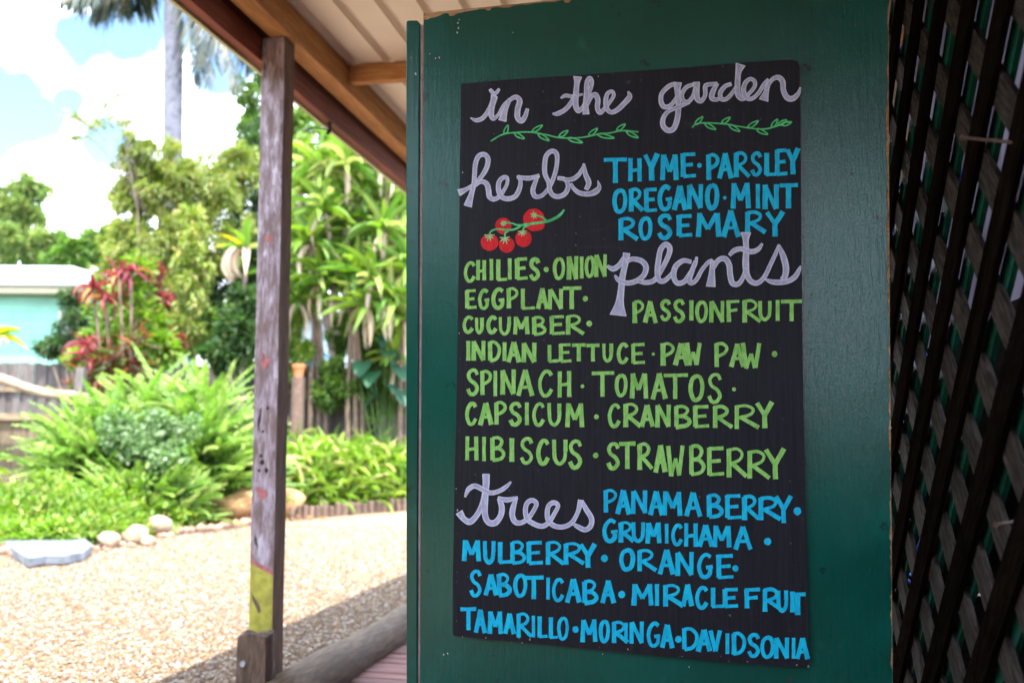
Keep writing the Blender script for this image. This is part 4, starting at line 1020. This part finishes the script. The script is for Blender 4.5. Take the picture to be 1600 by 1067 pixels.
# fine top twigs of the feathery tree
ft = thing('wispy_sapling', gz(190, 15.91), 'thin pale wispy twigs reaching into the sky left of the palm trunk', 'tree')
for k, pts in enumerate(([(215, 330), (205, 240), (190, 170), (182, 120)], [(215, 330), (190, 200), (172, 175), (168, 130)], [(230, 330), (160, 215), (110, 180), (88, 172)], [(225, 330), (150, 222), (100, 225), (72, 240)], [(215, 320), (210, 220), (200, 175), (203, 143)])):
    P = [gz(pts[0][0], 14.6)] + [W(x, y, 15.91+.1*k) for x, y in pts] if k == 0 else [W(x, y, 15.91+.05*k) for x, y in pts]
    q = bez(P, 6); mk('twig', *tube(q, list(np.linspace(.014, .004, len(q))), 5), M_bark, ft, smooth=True)
crown('crown', [pc_(182, 140, 15.91, 8, 26), pc_(170, 160, 15.91, 8, 20), pc_(195, 185, 16.02, 24, 18), pc_(120, 180, 16.02, 26, 12), pc_(90, 228, 16.13, 20, 10), pc_(150, 195, 16.02, 26, 14), pc_(125, 210, 16.02, 22, 10), pc_(215, 215, 16.02, 26, 22)], 1300, .11, .024, LM['olive'], ft, droop=.5, shell=.1)
plant('shade_tree', 'dense dark green tree directly behind the post', 'tree', gz(385, 17.44),
      [pc_(350, 450, 17.44, 65, 60), pc_(400, 420, 17.99, 60, 90), pc_(330, 510, 17.00, 60, 45), pc_(420, 330, 18.53, 60, 80), pc_(400, 230, 18.53, 55, 60), pc_(380, 520, 17.00, 50, 50)], 26000, .12, .05, LM['dark'], r=.16, shell=.3)
plant('leafy_tree', 'bright green leafy tree filling the gap under the red fascia', 'tree', gz(520, 19.08),
      [pc_(480, 210, 19.08, 50, 50), pc_(530, 260, 19.08, 65, 60), pc_(590, 310, 19.08, 65, 60), pc_(470, 300, 18.86, 50, 60), pc_(540, 360, 18.53, 80, 60), pc_(480, 400, 18.53, 60, 60), pc_(640, 400, 18.53, 60, 90), pc_(395, 150, 19.62, 30, 40), pc_(425, 100, 19.62, 30, 50), pc_(390, 205, 19.62, 30, 30)], 26000, .14, .05, LM['mid'], r=.16, shell=.35)
plant('leafy_tree', 'pale yellow green tree at the upper edge behind the lower end of the fascia', 'tree', gz(600, 17.66),
      [pc_(560, 250, 17.66, 50, 40), pc_(610, 290, 17.66, 50, 45), pc_(540, 300, 17.44, 45, 40), pc_(620, 360, 17.66, 40, 50), pc_(470, 250, 17.66, 26, 40)], 9000, .15, .04, LM['bright'], r=.1, shell=.3, droop=.5)
plant('understorey_shrub', 'dark leafy shrub around the base of the cane plants', 'shrub', gz(590, 15.70),
      [pc_(590, 560, 15.70, 50, 50), pc_(620, 480, 15.91, 40, 60), pc_(540, 520, 16.13, 24, 30), pc_(620, 610, 15.26, 40, 40), pc_(520, 600, 15.1, 34, 34), pc_(560, 620, 15.1, 34, 34), pc_(585, 500, 15.2, 40, 40), pc_(470, 460, 16.35, 30, 40)], 22000, .12, .055, LM['mid'], r=.06, shell=.3)
plant('flowering_shrub', 'green shrub with yellow tips growing over the terracotta pot', 'shrub', gz(460, 15.15),
      [pc_(456, 520, 15.15, 26, 44), pc_(474, 548, 15.04, 18, 18), pc_(440, 560, 15.15, 18, 40)], 3200, .09, .045, LM['bright'], r=.03, shell=.3)
plant('broadleaf_shrub', 'light green broadleaf shrub beside the red cordyline', 'shrub', gz(215, 13.73),
      [pc_(205, 450, 13.73, 26, 36), pc_(225, 500, 13.63, 34, 36), pc_(190, 540, 13.52, 30, 26), pc_(245, 540, 13.52, 34, 30), pc_(225, 420, 13.73, 20, 20)], 3600, .16, .06, LM['bright'], r=.05, shell=.2, droop=.1)
plant('weeping_shrub', 'dark drooping shrub in front of the aqua house wall', 'shrub', gz(120, 15.48),
      [pc_(125, 500, 15.48, 32, 26), pc_(100, 540, 15.48, 34, 22), pc_(115, 465, 15.48, 22, 24), pc_(75, 545, 15.48, 22, 10), pc_(140, 545, 15.26, 30, 30)], 4500, .12, .025, LM['dark'], r=.04, droop=.6, shell=.2)
plant('low_shrub', 'dark green shrub hiding the fence between the cordylines and the shade tree', 'shrub', gz(210, 14.6),
      [pc_(170, 530, 14.6, 44, 34), pc_(230, 520, 14.7, 50, 50), pc_(290, 510, 14.8, 46, 50), pc_(340, 530, 14.9, 40, 44), pc_(180, 480, 14.8, 36, 40), pc_(385, 520, 15, 40, 60)], 9000, .13, .05, LM['mid'], r=.05, shell=.25)
plant('low_shrub', 'bright leafy shrub low against the paling fence behind the fern mound', 'shrub', gz(150, 13.6),
      [pc_(130, 555, 13.6, 26, 20), pc_(165, 545, 13.6, 34, 30), pc_(200, 560, 13.5, 36, 24)], 2600, .14, .05, LM['bright'], r=.04, shell=.25)
plant('low_shrub', 'dark shrub under the dried hanging leaves just left of the post', 'shrub', gz(375, 13.2),
      [pc_(375, 520, 13.2, 30, 44), pc_(350, 560, 13.2, 30, 30), pc_(385, 470, 13.3, 24, 30)], 3000, .12, .05, LM['dark'], r=.03, shell=.25)
plant('croton_bush', 'dark purple and pink leaved bush between the fern and the shade tree', 'shrub', gz(245, 14.06),
      [pc_(245, 500, 14.06, 24, 40), pc_(265, 535, 13.95, 26, 20), pc_(240, 460, 14.06, 16, 26), pc_(232, 425, 14.06, 16, 16)], 900, .15, .06, LM['croton'], r=.04, shell=.2)
plant('gloss_shrub', 'shrub with long pale drooping leaf sprays left of the post', 'shrub', gz(300, 14.17),
      [pc_(300, 430, 14.17, 26, 70), pc_(285, 520, 14.06, 28, 40), pc_(300, 350, 14.39, 24, 40)], 4200, .13, .035, LM['olive'], r=.04, shell=.2, droop=.9)

# palm
M_palm = wood('ringed grey palm trunk', (.10, .10, .13), (.19, .19, .23), X, 1.2, 9, .8, .5)
pb = gz(272, 18.53)
pm = thing('palm_tree', pb, 'tall palm with a smooth grey ringed trunk rising above the garden', 'palm')
q = [pb, W(270, 400, 18.53), W(270, 210, 18.53), W(271, 80, 18.53), W(272, -60, 18.53), W(273, -140, 18.53)]
mk('trunk', *tube(q, [.26, .21, .19, .185, .18, .16], 16), M_palm, pm, smooth=True)
def frond(name, pts, L, m, parent, r=.018, dens=46, hang=.9):
    P = bez(pts, 8); V, Fc = tube(P, list(np.linspace(r, r*.3, len(P))), 5)
    nV = len(V); n = dens
    for i in range(n):
        t = .12 + .86*i/n; k = t*(len(P)-1); a = int(k); p = P[a]*(1-(k-a)) + P[min(a+1, len(P)-1)]*(k-a)
        d = P[min(a+1, len(P)-1)] - P[max(a-1, 0)]; d = d/np.linalg.norm(d)
        for sgn in (-1, 1):
            s = np.cross(d, np.array([0, 0, 1.0])); s = s/(np.linalg.norm(s)+1e-6)*sgn
            w = s*rnd.uniform(.3, .8) + d*rnd.uniform(.2, .6) + np.array([0, 0, -hang*rnd.uniform(.7, 1.2)]); w /= np.linalg.norm(w)
            l = L*math.sin(math.pi*(.12+.8*t))*rnd.uniform(.7, 1.1); tv = d*.028
            V += [Vector(p+tv), Vector(p+w*l*.5+tv*1.5), Vector(p+w*l+np.array([0, 0, -.1*l])), Vector(p+w*l*.5-tv*1.5), Vector(p-tv)]
            b = len(V)-5; Fc += [(b, b+1, b+3, b+4), (b+1, b+2, b+3)]
    return mk(name, V, Fc, m, parent)
fr_specs = [[(272,-90),(330,-60),(365,30),(375,130)], [(272,-90),(320,-80),(345,0),(350,80)], [(272,-90),(315,-60),(320,20),(316,110)], [(272,-70),(225,-80),(175,-40),(120,15)], [(272,-70),(235,-80),(205,-30),(195,30)], [(272,-60),(222,-55),(150,-20),(95,-5)], [(272,-60),(215,-45),(170,-10),(140,28)], [(272,-50),(240,-45),(222,-12),(212,20)], [(272,-50),(300,-20),(350,60),(372,150)], [(272,-50),(298,-20),(312,60),(308,150)], [(272,-60),(330,-40),(370,30),(392,120)], [(272,-60),(310,-30),(330,40),(325,140)], [(272,-95),(200,-130),(140,-90),(105,-30)],
            [(272,-90),(370,-80),(410,0),(420,80)], [(272,-90),(290,-60),(296,20),(300,110)], [(272,-95),(230,-150),(170,-160),(100,-120)], [(272,-95),(330,-160),(400,-150),(460,-90)], [(272,-95),(272,-180),(265,-230),(250,-260)]]
for k, sp_ in enumerate(fr_specs):
    frond('frond', [W(x, y, 18.53 + (.35*math.sin(k*2.1))*j) for j, (x, y) in enumerate(sp_)], .80, LM['palm'], pm, dens=50)

# ---- individual strap leaves (shared meshes)
def strap_mesh(name, m, droop, seg=7, w=1.0, tipk=1.0, vfold=.18):
    V, Fc = [], []
    for i in range(seg+1):
        t = i/seg; ang = droop*t; x = math.sin(ang)/droop if droop > .01 else t; z = -(1-math.cos(ang))/droop if droop > .01 else 0
        ww = w*.5*(math.sin(math.pi*min(1, .16+.84*t)**.8)**.8 if t < 1 else 0.0); ww = max(ww, .02*w)
        nx, nz = math.sin(ang), math.cos(ang)
        V += [(x + nx*vfold*ww, -ww, z + nz*vfold*ww), (x, 0, z), (x + nx*vfold*ww, ww, z + nz*vfold*ww)]
    for i in range(seg): b = i*3; Fc += [(b, b+1, b+4, b+3), (b+1, b+2, b+5, b+4)]
    me = bpy.data.meshes.new(name); me.from_pydata(V, [], Fc); me.materials.append(m); me.polygons.foreach_set('use_smooth', [True]*len(me.polygons)); return me
def place(me, name, parent, p, heading, elev, L, wd, roll=0):
    o = bpy.data.objects.new(name, me)
    Rm = Matrix.Rotation(heading, 4, 'Z') @ Matrix.Rotation(-elev, 4, 'Y') @ Matrix.Rotation(roll, 4, 'X')
    o.matrix_local = Matrix.Translation(Vector(p) - (wloc(parent) if parent else Vector())) @ Rm @ Matrix.Diagonal((L, wd, L, 1))
    return link(o, parent)
def pal(name, c1, c2, c3=None): return leafmat(name, c1, c2, c3, per='obj', trans=.32, rough=.6)
M_cane = pal('cane plant leaves', (.07, .17, .022), (.20, .31, .04), (.34, .38, .12))
M_dry = pal('dried cream leaves', (.45, .34, .24), (.62, .52, .40))
M_fern = pal('sword fern fronds', (.11, .23, .03), (.24, .37, .07), (.32, .40, .12))
M_spid = pal('spider plant leaves', (.13, .26, .025), (.28, .40, .06), (.50, .48, .20))
M_cord = pal('red cordyline leaves', (.13, .012, .025), (.27, .06, .06), (.30, .16, .05))
M_yl = pal('yellow leaves', (.50, .40, .03), (.60, .50, .06), (.30, .36, .04))
STR = {k: [strap_mesh(k+'_leaf', m, d) for d in ((.3, .6, .9, 1.3) if k == 'cane' else (.5, 1.0, 1.6, 2.1))] for k, m in (('cane', M_cane), ('dry', M_dry), ('spid', M_spid), ('cord', M_cord), ('yl', M_yl))}
def rosette(kind, parent, c, n, L, wd, e0=-.4, e1=1.35, name='leaf'):
    for i in range(n):
        h = i*2.399 + rnd.uniform(-.3, .3); e = e0 + (e1-e0)*(i/n) + rnd.uniform(-.15, .15)
        place(rnd.choice(STR[kind]), name, parent, Vector(c) + Vector((math.cos(h), math.sin(h), 0))*.02, h, e, L*rnd.uniform(.75, 1.15), wd*rnd.uniform(.8, 1.15), rnd.uniform(-.4, .4))

# cane plants right of the post
cane_sets = [('tall cane plant with a forked brown trunk right of the post', (558, 640), 14.9, [(505,330),(535,390),(565,320),(600,360),(560,430),(520,450),(575,480),(540,260),(485,380),(545,350)]),
             ('cane plant with drooping yellow green leaves against the door edge', (640, 640), 14.8, [(600,420),(628,330),(640,420),(612,470),(590,300),(610,380),(585,440),(632,500),(620,560),(600,250)]),
             ('slender cane plant just right of the post', (500, 600), 15.1, [(470,300),(480,380),(455,420),(500,270),(465,470),(500,440)])]
M_cane_t = wood('ringed cane trunk', (.10, .065, .045), (.22, .16, .12), ZV, 2, 18, .85, .8)
for lab, (bx0, by0), Y0, heads in cane_sets:
    base = gz(bx0, Y0); t = thing('cane_plant', base, lab, 'plant')
    fork = W(bx0-5, 500, Y0)
    for j, dx in enumerate((-.09, 0, .08)):
        q = bez([base+Vector((dx, 0, 0)), base.lerp(fork, .5)+Vector((dx*1.2, .04*j, 0)), fork+Vector((dx*.5, 0, 0))], 5)
        mk('trunk', *tube(q, list(np.linspace(.045, .03, len(q))), 9), M_cane_t, t, smooth=True)
    for (hx, hy) in heads:
        c = W(hx, hy, Y0+rnd.uniform(-.5, .4)); q = bez([fork, fork.lerp(c, .55)+Vector((rnd.uniform(-.1, .1), 0, -.1)), c], 4)
        mk('cane', *tube(q, list(np.linspace(.026, .016, len(q))), 7), M_cane_t, t, smooth=True)
        rosette('cane', t, c, 26, .72, .10, -.35, 1.4)
        for i in range(2): place(STR['dry'][1], 'dead_leaf', t, c - ZV*.05, rnd.uniform(0, 6.28), -.9, .6, .08)
t = thing('ginger_plant', gz(378, 13.30), 'plant with yellow leaves and a hanging bunch of dried cream leaves left of the post', 'plant')
c = W(384, 392, 13.30)
mk('trunk', *tube(bez([gz(378, 13.30), W(380, 520, 13.30), c], 6), [.03]*13, 8), M_bark, t, smooth=True)
for (h, e, L, kind) in ((3.3, .35, .42, 'yl'), (2.9, .0, .36, 'yl'), (3.5, .75, .42, 'yl'), (0.3, .6, .5, 'cane'), (-.6, .3, .5, 'cane'), (4.2, .2, .5, 'cane'), (5, 1.0, .6, 'cane'), (4.6, .6, .6, 'cane')):
    place(STR[kind][0 if kind == 'yl' else 1], 'leaf', t, c, h, e, L, .10)
for i in range(9): place(rnd.choice(STR['dry'][2:]), 'dead_leaf', t, c+Vector((rnd.uniform(-.1, .05), 0, .05)), rnd.choice([3.1, 3.6, 4.4, 5.0, 2.9])+rnd.uniform(-.3, .3), -.35, rnd.uniform(.45, .62), .10)

M_dkred = leafmat('dark red and green leaves', (.12, .02, .03), (.10, .16, .03), (.30, .10, .05))
# red cordylines
for lab, heads in (('red cordyline with spiky crimson leaves in front of the aqua house', [(165, 468), (146, 452)]), ('smaller red cordyline just above the left side of the fern', [(142, 560), (133, 540)]), ('pink flushed cordyline behind the broadleaf shrub', [(186, 432), (205, 425)])):
    x0, y0 = heads[0]; Y0 = 13.1; base = gz(x0+12, Y0); t = thing('cordyline', base, lab, 'plant')
    for (hx, hy) in heads:
        c = W(hx, hy, Y0); mk('stem', *tube(bez([base, base.lerp(c, .6)+X*.03, c], 5), .018, 7), M_stub, t, smooth=True)
        rosette('cord', t, c, 13, .33, .06, -.5, 1.35)
    crown('lower_leaves', [(tuple(base.lerp(c, .62)), (.26, .2, .42), 1)], 260, .22, .05, M_dkred, t, shell=.1, droop=.1)

# sword ferns: every frond is a part
def fern_mesh(name, m, droop, n=15):
    V, Fc = [], []
    def cur(t): a = droop*t; return (math.sin(a)/droop, -(1-math.cos(a))/droop, a)
    for i in range(n):
        t = (i+.3)/n; x, z, a = cur(t); L = .5*math.sin(math.pi*min(1, .18+.8*t))**.6
        for s in (-1, 1):
            b = len(V); dx = .45/n
            V += [(x-dx*math.cos(a), 0, z+dx*math.sin(a)), (x+dx*math.cos(a), 0, z-dx*math.sin(a)), (x+dx*1.2, s*L, z-.10*L*rnd.uniform(0, 2)), (x-dx*.3, s*L*.9, z-.1*L)]
            Fc.append((b, b+1, b+2, b+3) if s > 0 else (b+3, b+2, b+1, b))
    me = bpy.data.meshes.new(name); me.from_pydata(V, [], Fc); me.materials.append(m); return me
FERN = [fern_mesh('frond', M_fern, d) for d in (.35, .6, 1.0)]
def fern_clump(lab, cx, cy, Y0, wpx, hpx, n, L, wd=.052, group=None):
    k = Y0/FOCAL; base = gz(cx, Y0); t = thing('sword_fern', base, lab, 'fern', group)
    ztop = W(cx, cy, Y0).z
    for i in range(n):
        u_r = rnd.uniform(-1, 1); v_r = rnd.uniform(-1, 1)
        if u_r*u_r + v_r*v_r > 1: u_r *= .6; v_r *= .6
        p = Vector((base.x + u_r*wpx*k*.62, Y0 + v_r*wpx*k*.38, 0))
        rr = 1-(u_r*u_r+v_r*v_r)*.55
        p.z = max(.04, (ztop-L*.75)*rr*(1-.75*rnd.random()**1.8))
        h = math.atan2(v_r+rnd.uniform(-.5, .5), u_r+rnd.uniform(-.5, .5)); e = rnd.uniform(.7, 1.4) - .6*math.hypot(u_r, v_r)**1.5
        place(rnd.choice(FERN), 'frond', t, p, h, e, L*rnd.uniform(.75, 1.2), wd*rnd.uniform(.85, 1.2)*2, rnd.uniform(-.5, .5))
    return t
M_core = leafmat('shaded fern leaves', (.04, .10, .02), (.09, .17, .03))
for lab, cx, cy, Y0, wpx, n, L in (('left sword fern of the mound, leaning over the low plank fence', 150, 590, 11.7, 95, 300, .66), ('sword fern at the right of the mound beside the post', 315, 552, 12.0, 95, 300, .70), ('tall upright sword fern at the back of the mound', 235, 545, 12.2, 110, 300, .66), ('low sword fern in front of the mound', 225, 700, 11.1, 140, 260, .45), ('small sword fern at the left edge of the post', 375, 640, 12.3, 50, 170, .50)):
    t = fern_clump(lab, cx, cy, Y0, wpx, 1, n, L)
    k = Y0/FOCAL; zc = W(cx, cy, Y0).z
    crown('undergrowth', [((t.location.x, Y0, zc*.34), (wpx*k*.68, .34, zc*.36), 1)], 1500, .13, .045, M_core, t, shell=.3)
plant('round_leaf_shrub', 'small blue green round leaved shrub in the middle of the fern mound', 'shrub', gz(225, 11.12),
      [pc_(215, 690, 11.12, 48, 38), pc_(245, 670, 11.17, 40, 34), pc_(185, 665, 11.23, 34, 30), pc_(250, 710, 11.01, 40, 24), pc_(290, 665, 11.12, 26, 22)], 2600, .055, .048, LM['blue'], r=.02, shell=.2, sub=.4)
cl = []
for x in [q for q in range(-60, 430, 26) if not 300 < q < 395]:
    for dy, h in ((.62, .16), (.95, .30), (1.3, .42)):
        p = G(x, interp(x, edge_px)); cl.append(((p.x*(1+dy/p.y), p.y+dy, h*.6), (.30, .24, h*rnd.uniform(.7, 1.2)), 1))
cov = crown('ground_cover', cl, 19000, .075, .036, LM['bright'], None, subn=14, sub=.4, droop=-.3, shell=.2)
tag(cov, 'low bright green ground cover creeping to the stone kerb', 'ground cover', None, 'stuff')
cov = crown('leaf_litter', [(tuple(W(20, 790, 11.12)), (1.3, .6, .10), 1), (tuple(W(330, 800, 12.64)), (1.6, .6, .08), 1)], 1500, .07, .05, leafmat('fallen leaves', (.28, .14, .05), (.42, .28, .14), (.5, .2, .1)), None, droop=.3)
tag(cov, 'orange and brown fallen leaves among the ground cover', 'leaves', None, 'stuff')
# spider plants right of the post
for i, (cx, Y0, n) in enumerate(((455, 13.3, 130), (490, 13.6, 140), (525, 13.9, 140), (560, 14.1, 140), (597, 14.4, 140), (632, 14.6, 140), (478, 14.4, 100), (545, 14.8, 100), (612, 15.1, 100))):
    base = gz(cx, Y0); labs = ['yellow green strappy plant touching the right side of the post', 'strappy plant second from the post above the log edging', 'strappy plant with cream leaves below the forked cane trunk', 'strappy plant in the middle of the bed right of the post', 'strappy plant left of the door edge', 'strappy plant half hidden by the door edge', 'taller strappy plant behind the one touching the post', 'taller strappy plant at the foot of the forked cane trunk', 'taller strappy plant behind the others near the door edge']
    t = thing('spider_plant', base, labs[i], 'plant')
    for j in range(n):
        p = base + Vector((rnd.uniform(-.26, .26), rnd.uniform(-.3, .25), rnd.uniform(.05, .75)+(.15 if i > 5 else 0)))
        place(rnd.choice(STR['spid'][:3]), 'leaf', t, p, rnd.uniform(0, 6.28), rnd.uniform(.2, 1.4), rnd.uniform(.32, .6), rnd.uniform(.035, .06), rnd.uniform(-.5, .5))
    crown('undergrowth', [((base.x, Y0, .38), (.36, .33, .42), 1)], 700, .16, .03, LM['bright'], t, shell=.2, droop=-.4)
# blade plants at the far left edge
for lab, cx, cy, Y0, kind in (('yellow tipped strap leaved plant cut off by the left edge', -12, 530, 10.6, 'yl'), ('green strap leaved plant low at the left edge', -28, 735, 10.6, 'cane')):
    base = gz(cx, Y0); t = thing('strap_plant', base, lab, 'plant'); c = W(cx, cy, Y0)
    mk('stem', *tube([base, c], .025, 7), M_bark, t)
    for j in range(9): place(STR[kind if j % 2 == 0 else 'cane'][1 + j % 2], 'leaf', t, c, -.9+j*.3, rnd.uniform(.1, .9), rnd.uniform(.3, .42), .07)
# blue green agave like blades below the canes
t = thing('agave', gz(515, 14.39), 'blue green bladed agave between the pot stump and the cane trunk', 'plant')
M_ag = pal('blue green blades', (.07, .17, .12), (.14, .26, .20)); AG = strap_mesh('agave_leaf', M_ag, .25)
for j in range(14): place(AG, 'leaf', t, t.location + Vector((rnd.uniform(-.2, .2), 0, .25)), j*.9, rnd.uniform(.7, 1.4), rnd.uniform(.5, .8), .09)
t = thing('elephant_ear', gz(606, 14.82), 'plant with big heart shaped dark green leaves under the canes', 'plant')
M_el = pal('heart shaped leaves', (.015, .07, .035), (.03, .12, .05)); EL = strap_mesh('heart_leaf', M_el, .6, w=1.0)
for (x, y) in ((570, 565), (585, 580), (600, 545), (610, 600), (595, 615), (620, 570), (560, 590), (612, 520), (628, 610)):
    c = W(x, y, 14.82); mk('stalk', *tube([t.location, c], .012, 5), M_core, t); place(EL, 'leaf', t, c, rnd.uniform(3, 6.2), -.5, .36, .30)
# stump with terracotta pot, blue bin
sc = gz(463, 14.61)
k = 14.6/FOCAL; zt_ = W(463, 589, 14.61).z
tag(mk('tree_stump', *tube([sc, sc+ZV*zt_*.5, sc+ZV*zt_], [12*k, 10.5*k, 10.5*k], 12), M_stub, smooth=False), 'tall grey stump standing right beside the verandah post with a pot on top', 'stump')
M_tc = plain('terracotta', (.52, .17, .07), .8, .12, 20, .2)
pz = zt_+.002
v, f = [], []
prof_ = [(7.2*k, 0), (9.2*k, .12), (9.4*k, .13), (10.6*k, .135), (10.8*k, .185), (9.2*k, .187), (8.6*k, .15)]
for (r, z) in prof_:
    for j in range(16): v.append(sc + Vector((r*math.cos(j*.3927), r*math.sin(j*.3927), pz+z)))
for i in range(len(prof_)-1):
    for j in range(16): f.append((i*16+j, i*16+(j+1) % 16, (i+1)*16+(j+1) % 16, (i+1)*16+j))
f.append(tuple(reversed(range(16)))); f.append(tuple(range((len(prof_)-1)*16, len(prof_)*16)))
tag(mk('terracotta_pot', v, f, M_tc, smooth=False), 'terracotta pot on top of the grey stump', 'pot')
bc = W(492, 575, 16.4); M_bin = plain('turquoise plastic', (.02, .28, .36), .4, .1)
bi = thing('wheelie_bin', Vector((bc.x, 16.4, 0)), 'turquoise plastic bin behind the paling fence beside the stump', 'bin')
zt2 = W(492, 556, 16.4).z
vv, ff = boxvf(Vector((bc.x, 16.4, zt2/2)), X*.14, Y*.16, ZV*(zt2/2)); mk('bin_body', [q + (q-Vector((bc.x, 16.4, q.z)))*(.25 if q.z > .5 else -.1) for q in vv], ff, M_bin, bi)
box('bin_lid', Vector((bc.x, 16.37, zt2+.03)), X*.20, Y*.24, ZV*.025, M_bin, bi, .02)

# bracket hanging under the fascia
M_blk = plain('black iron', (.02, .02, .025), .5)
t_, z_ = FA(-1.72, 508, 175); hk = thing('iron_hook', F(-1.72, t_, z_), 'dark curved iron hook hanging below the fascia right of the post', 'hook')
pts = [FA(-1.72, x, y) for x, y in ((503, 170), (510, 178), (514, 190), (515, 204), (512, 208))]
mk('hook_arm', *tube(bez([F(-1.72, a_, b_) for a_, b_ in pts], 5), .010, 7), M_blk, hk, smooth=True)
pts = [FA(-1.72, x, y) for x, y in ((515, 204), (500, 201), (488, 200), (478, 204))]
mk('hook_wire', *tube(bez([F(-1.72, a_, b_) for a_, b_ in pts], 5), .004, 6), M_blk, hk, smooth=True)

# ================================================================== unseen blockers and end wall added to shape the door reflection
hg = thing('blocker', F(-7.5, -5, 0), 'tall leafy hedge added unseen behind the camera to darken the door reflection', 'blocker')  # added out of view so the door reflects dark leaves, not sky
M_hc = plain('dense hedge core', (.02, .045, .015), .95, .4, 5, .8)
beam('blocker_core', -8.4, -7.2, 0, 4.2, -14, 5.5, M_hc, hg, 0)
cl = [(tuple(F(-7.3, t, z)), (.8, .9, .9), 1) for t in np.arange(-13.5, 5.6, 1.3) for z in (.6, 1.8, 3.0, 4.1)]
crown('foliage', cl, 26000, .16, .08, LM['mid'], hg, shell=.5)
h2 = thing('rear_blocker', F(-5, -14, 0), 'leafy hedge added unseen behind the camera, leaving a sky gap for the door highlight', 'blocker')  # added out of view; stops short to leave a bright gap
beam('blocker_core', -12, -2.9, 0, 4.6, -15, -14, M_hc, h2, 0)
crown('foliage', [(tuple(F(a, -13.9, z)), (.9, .7, .9), 1) for a in np.arange(-11.5, -2.9, 1.3) for z in (.6, 1.9, 3.2, 4.4)], 10000, .16, .08, LM['mid'], h2, shell=.5)

ew = thing('unseen_end_wall', F(-.7, -2.5, 0), 'dark unseen wall added behind the camera, its opening shaping the door highlight', 'wall')  # added out of view; keeps the door dark except for one highlight
M_ew = plain('dark unseen wall', (.02, .018, .017), .9, .3, spec=.1)
beam('wall', -1.56, -.24, .03, 2.59, -2.59, -2.5, M_ew, ew, 0)
beam('wall', -.24, .30, .03, 1.16, -2.59, -2.5, M_ew, ew, 0)
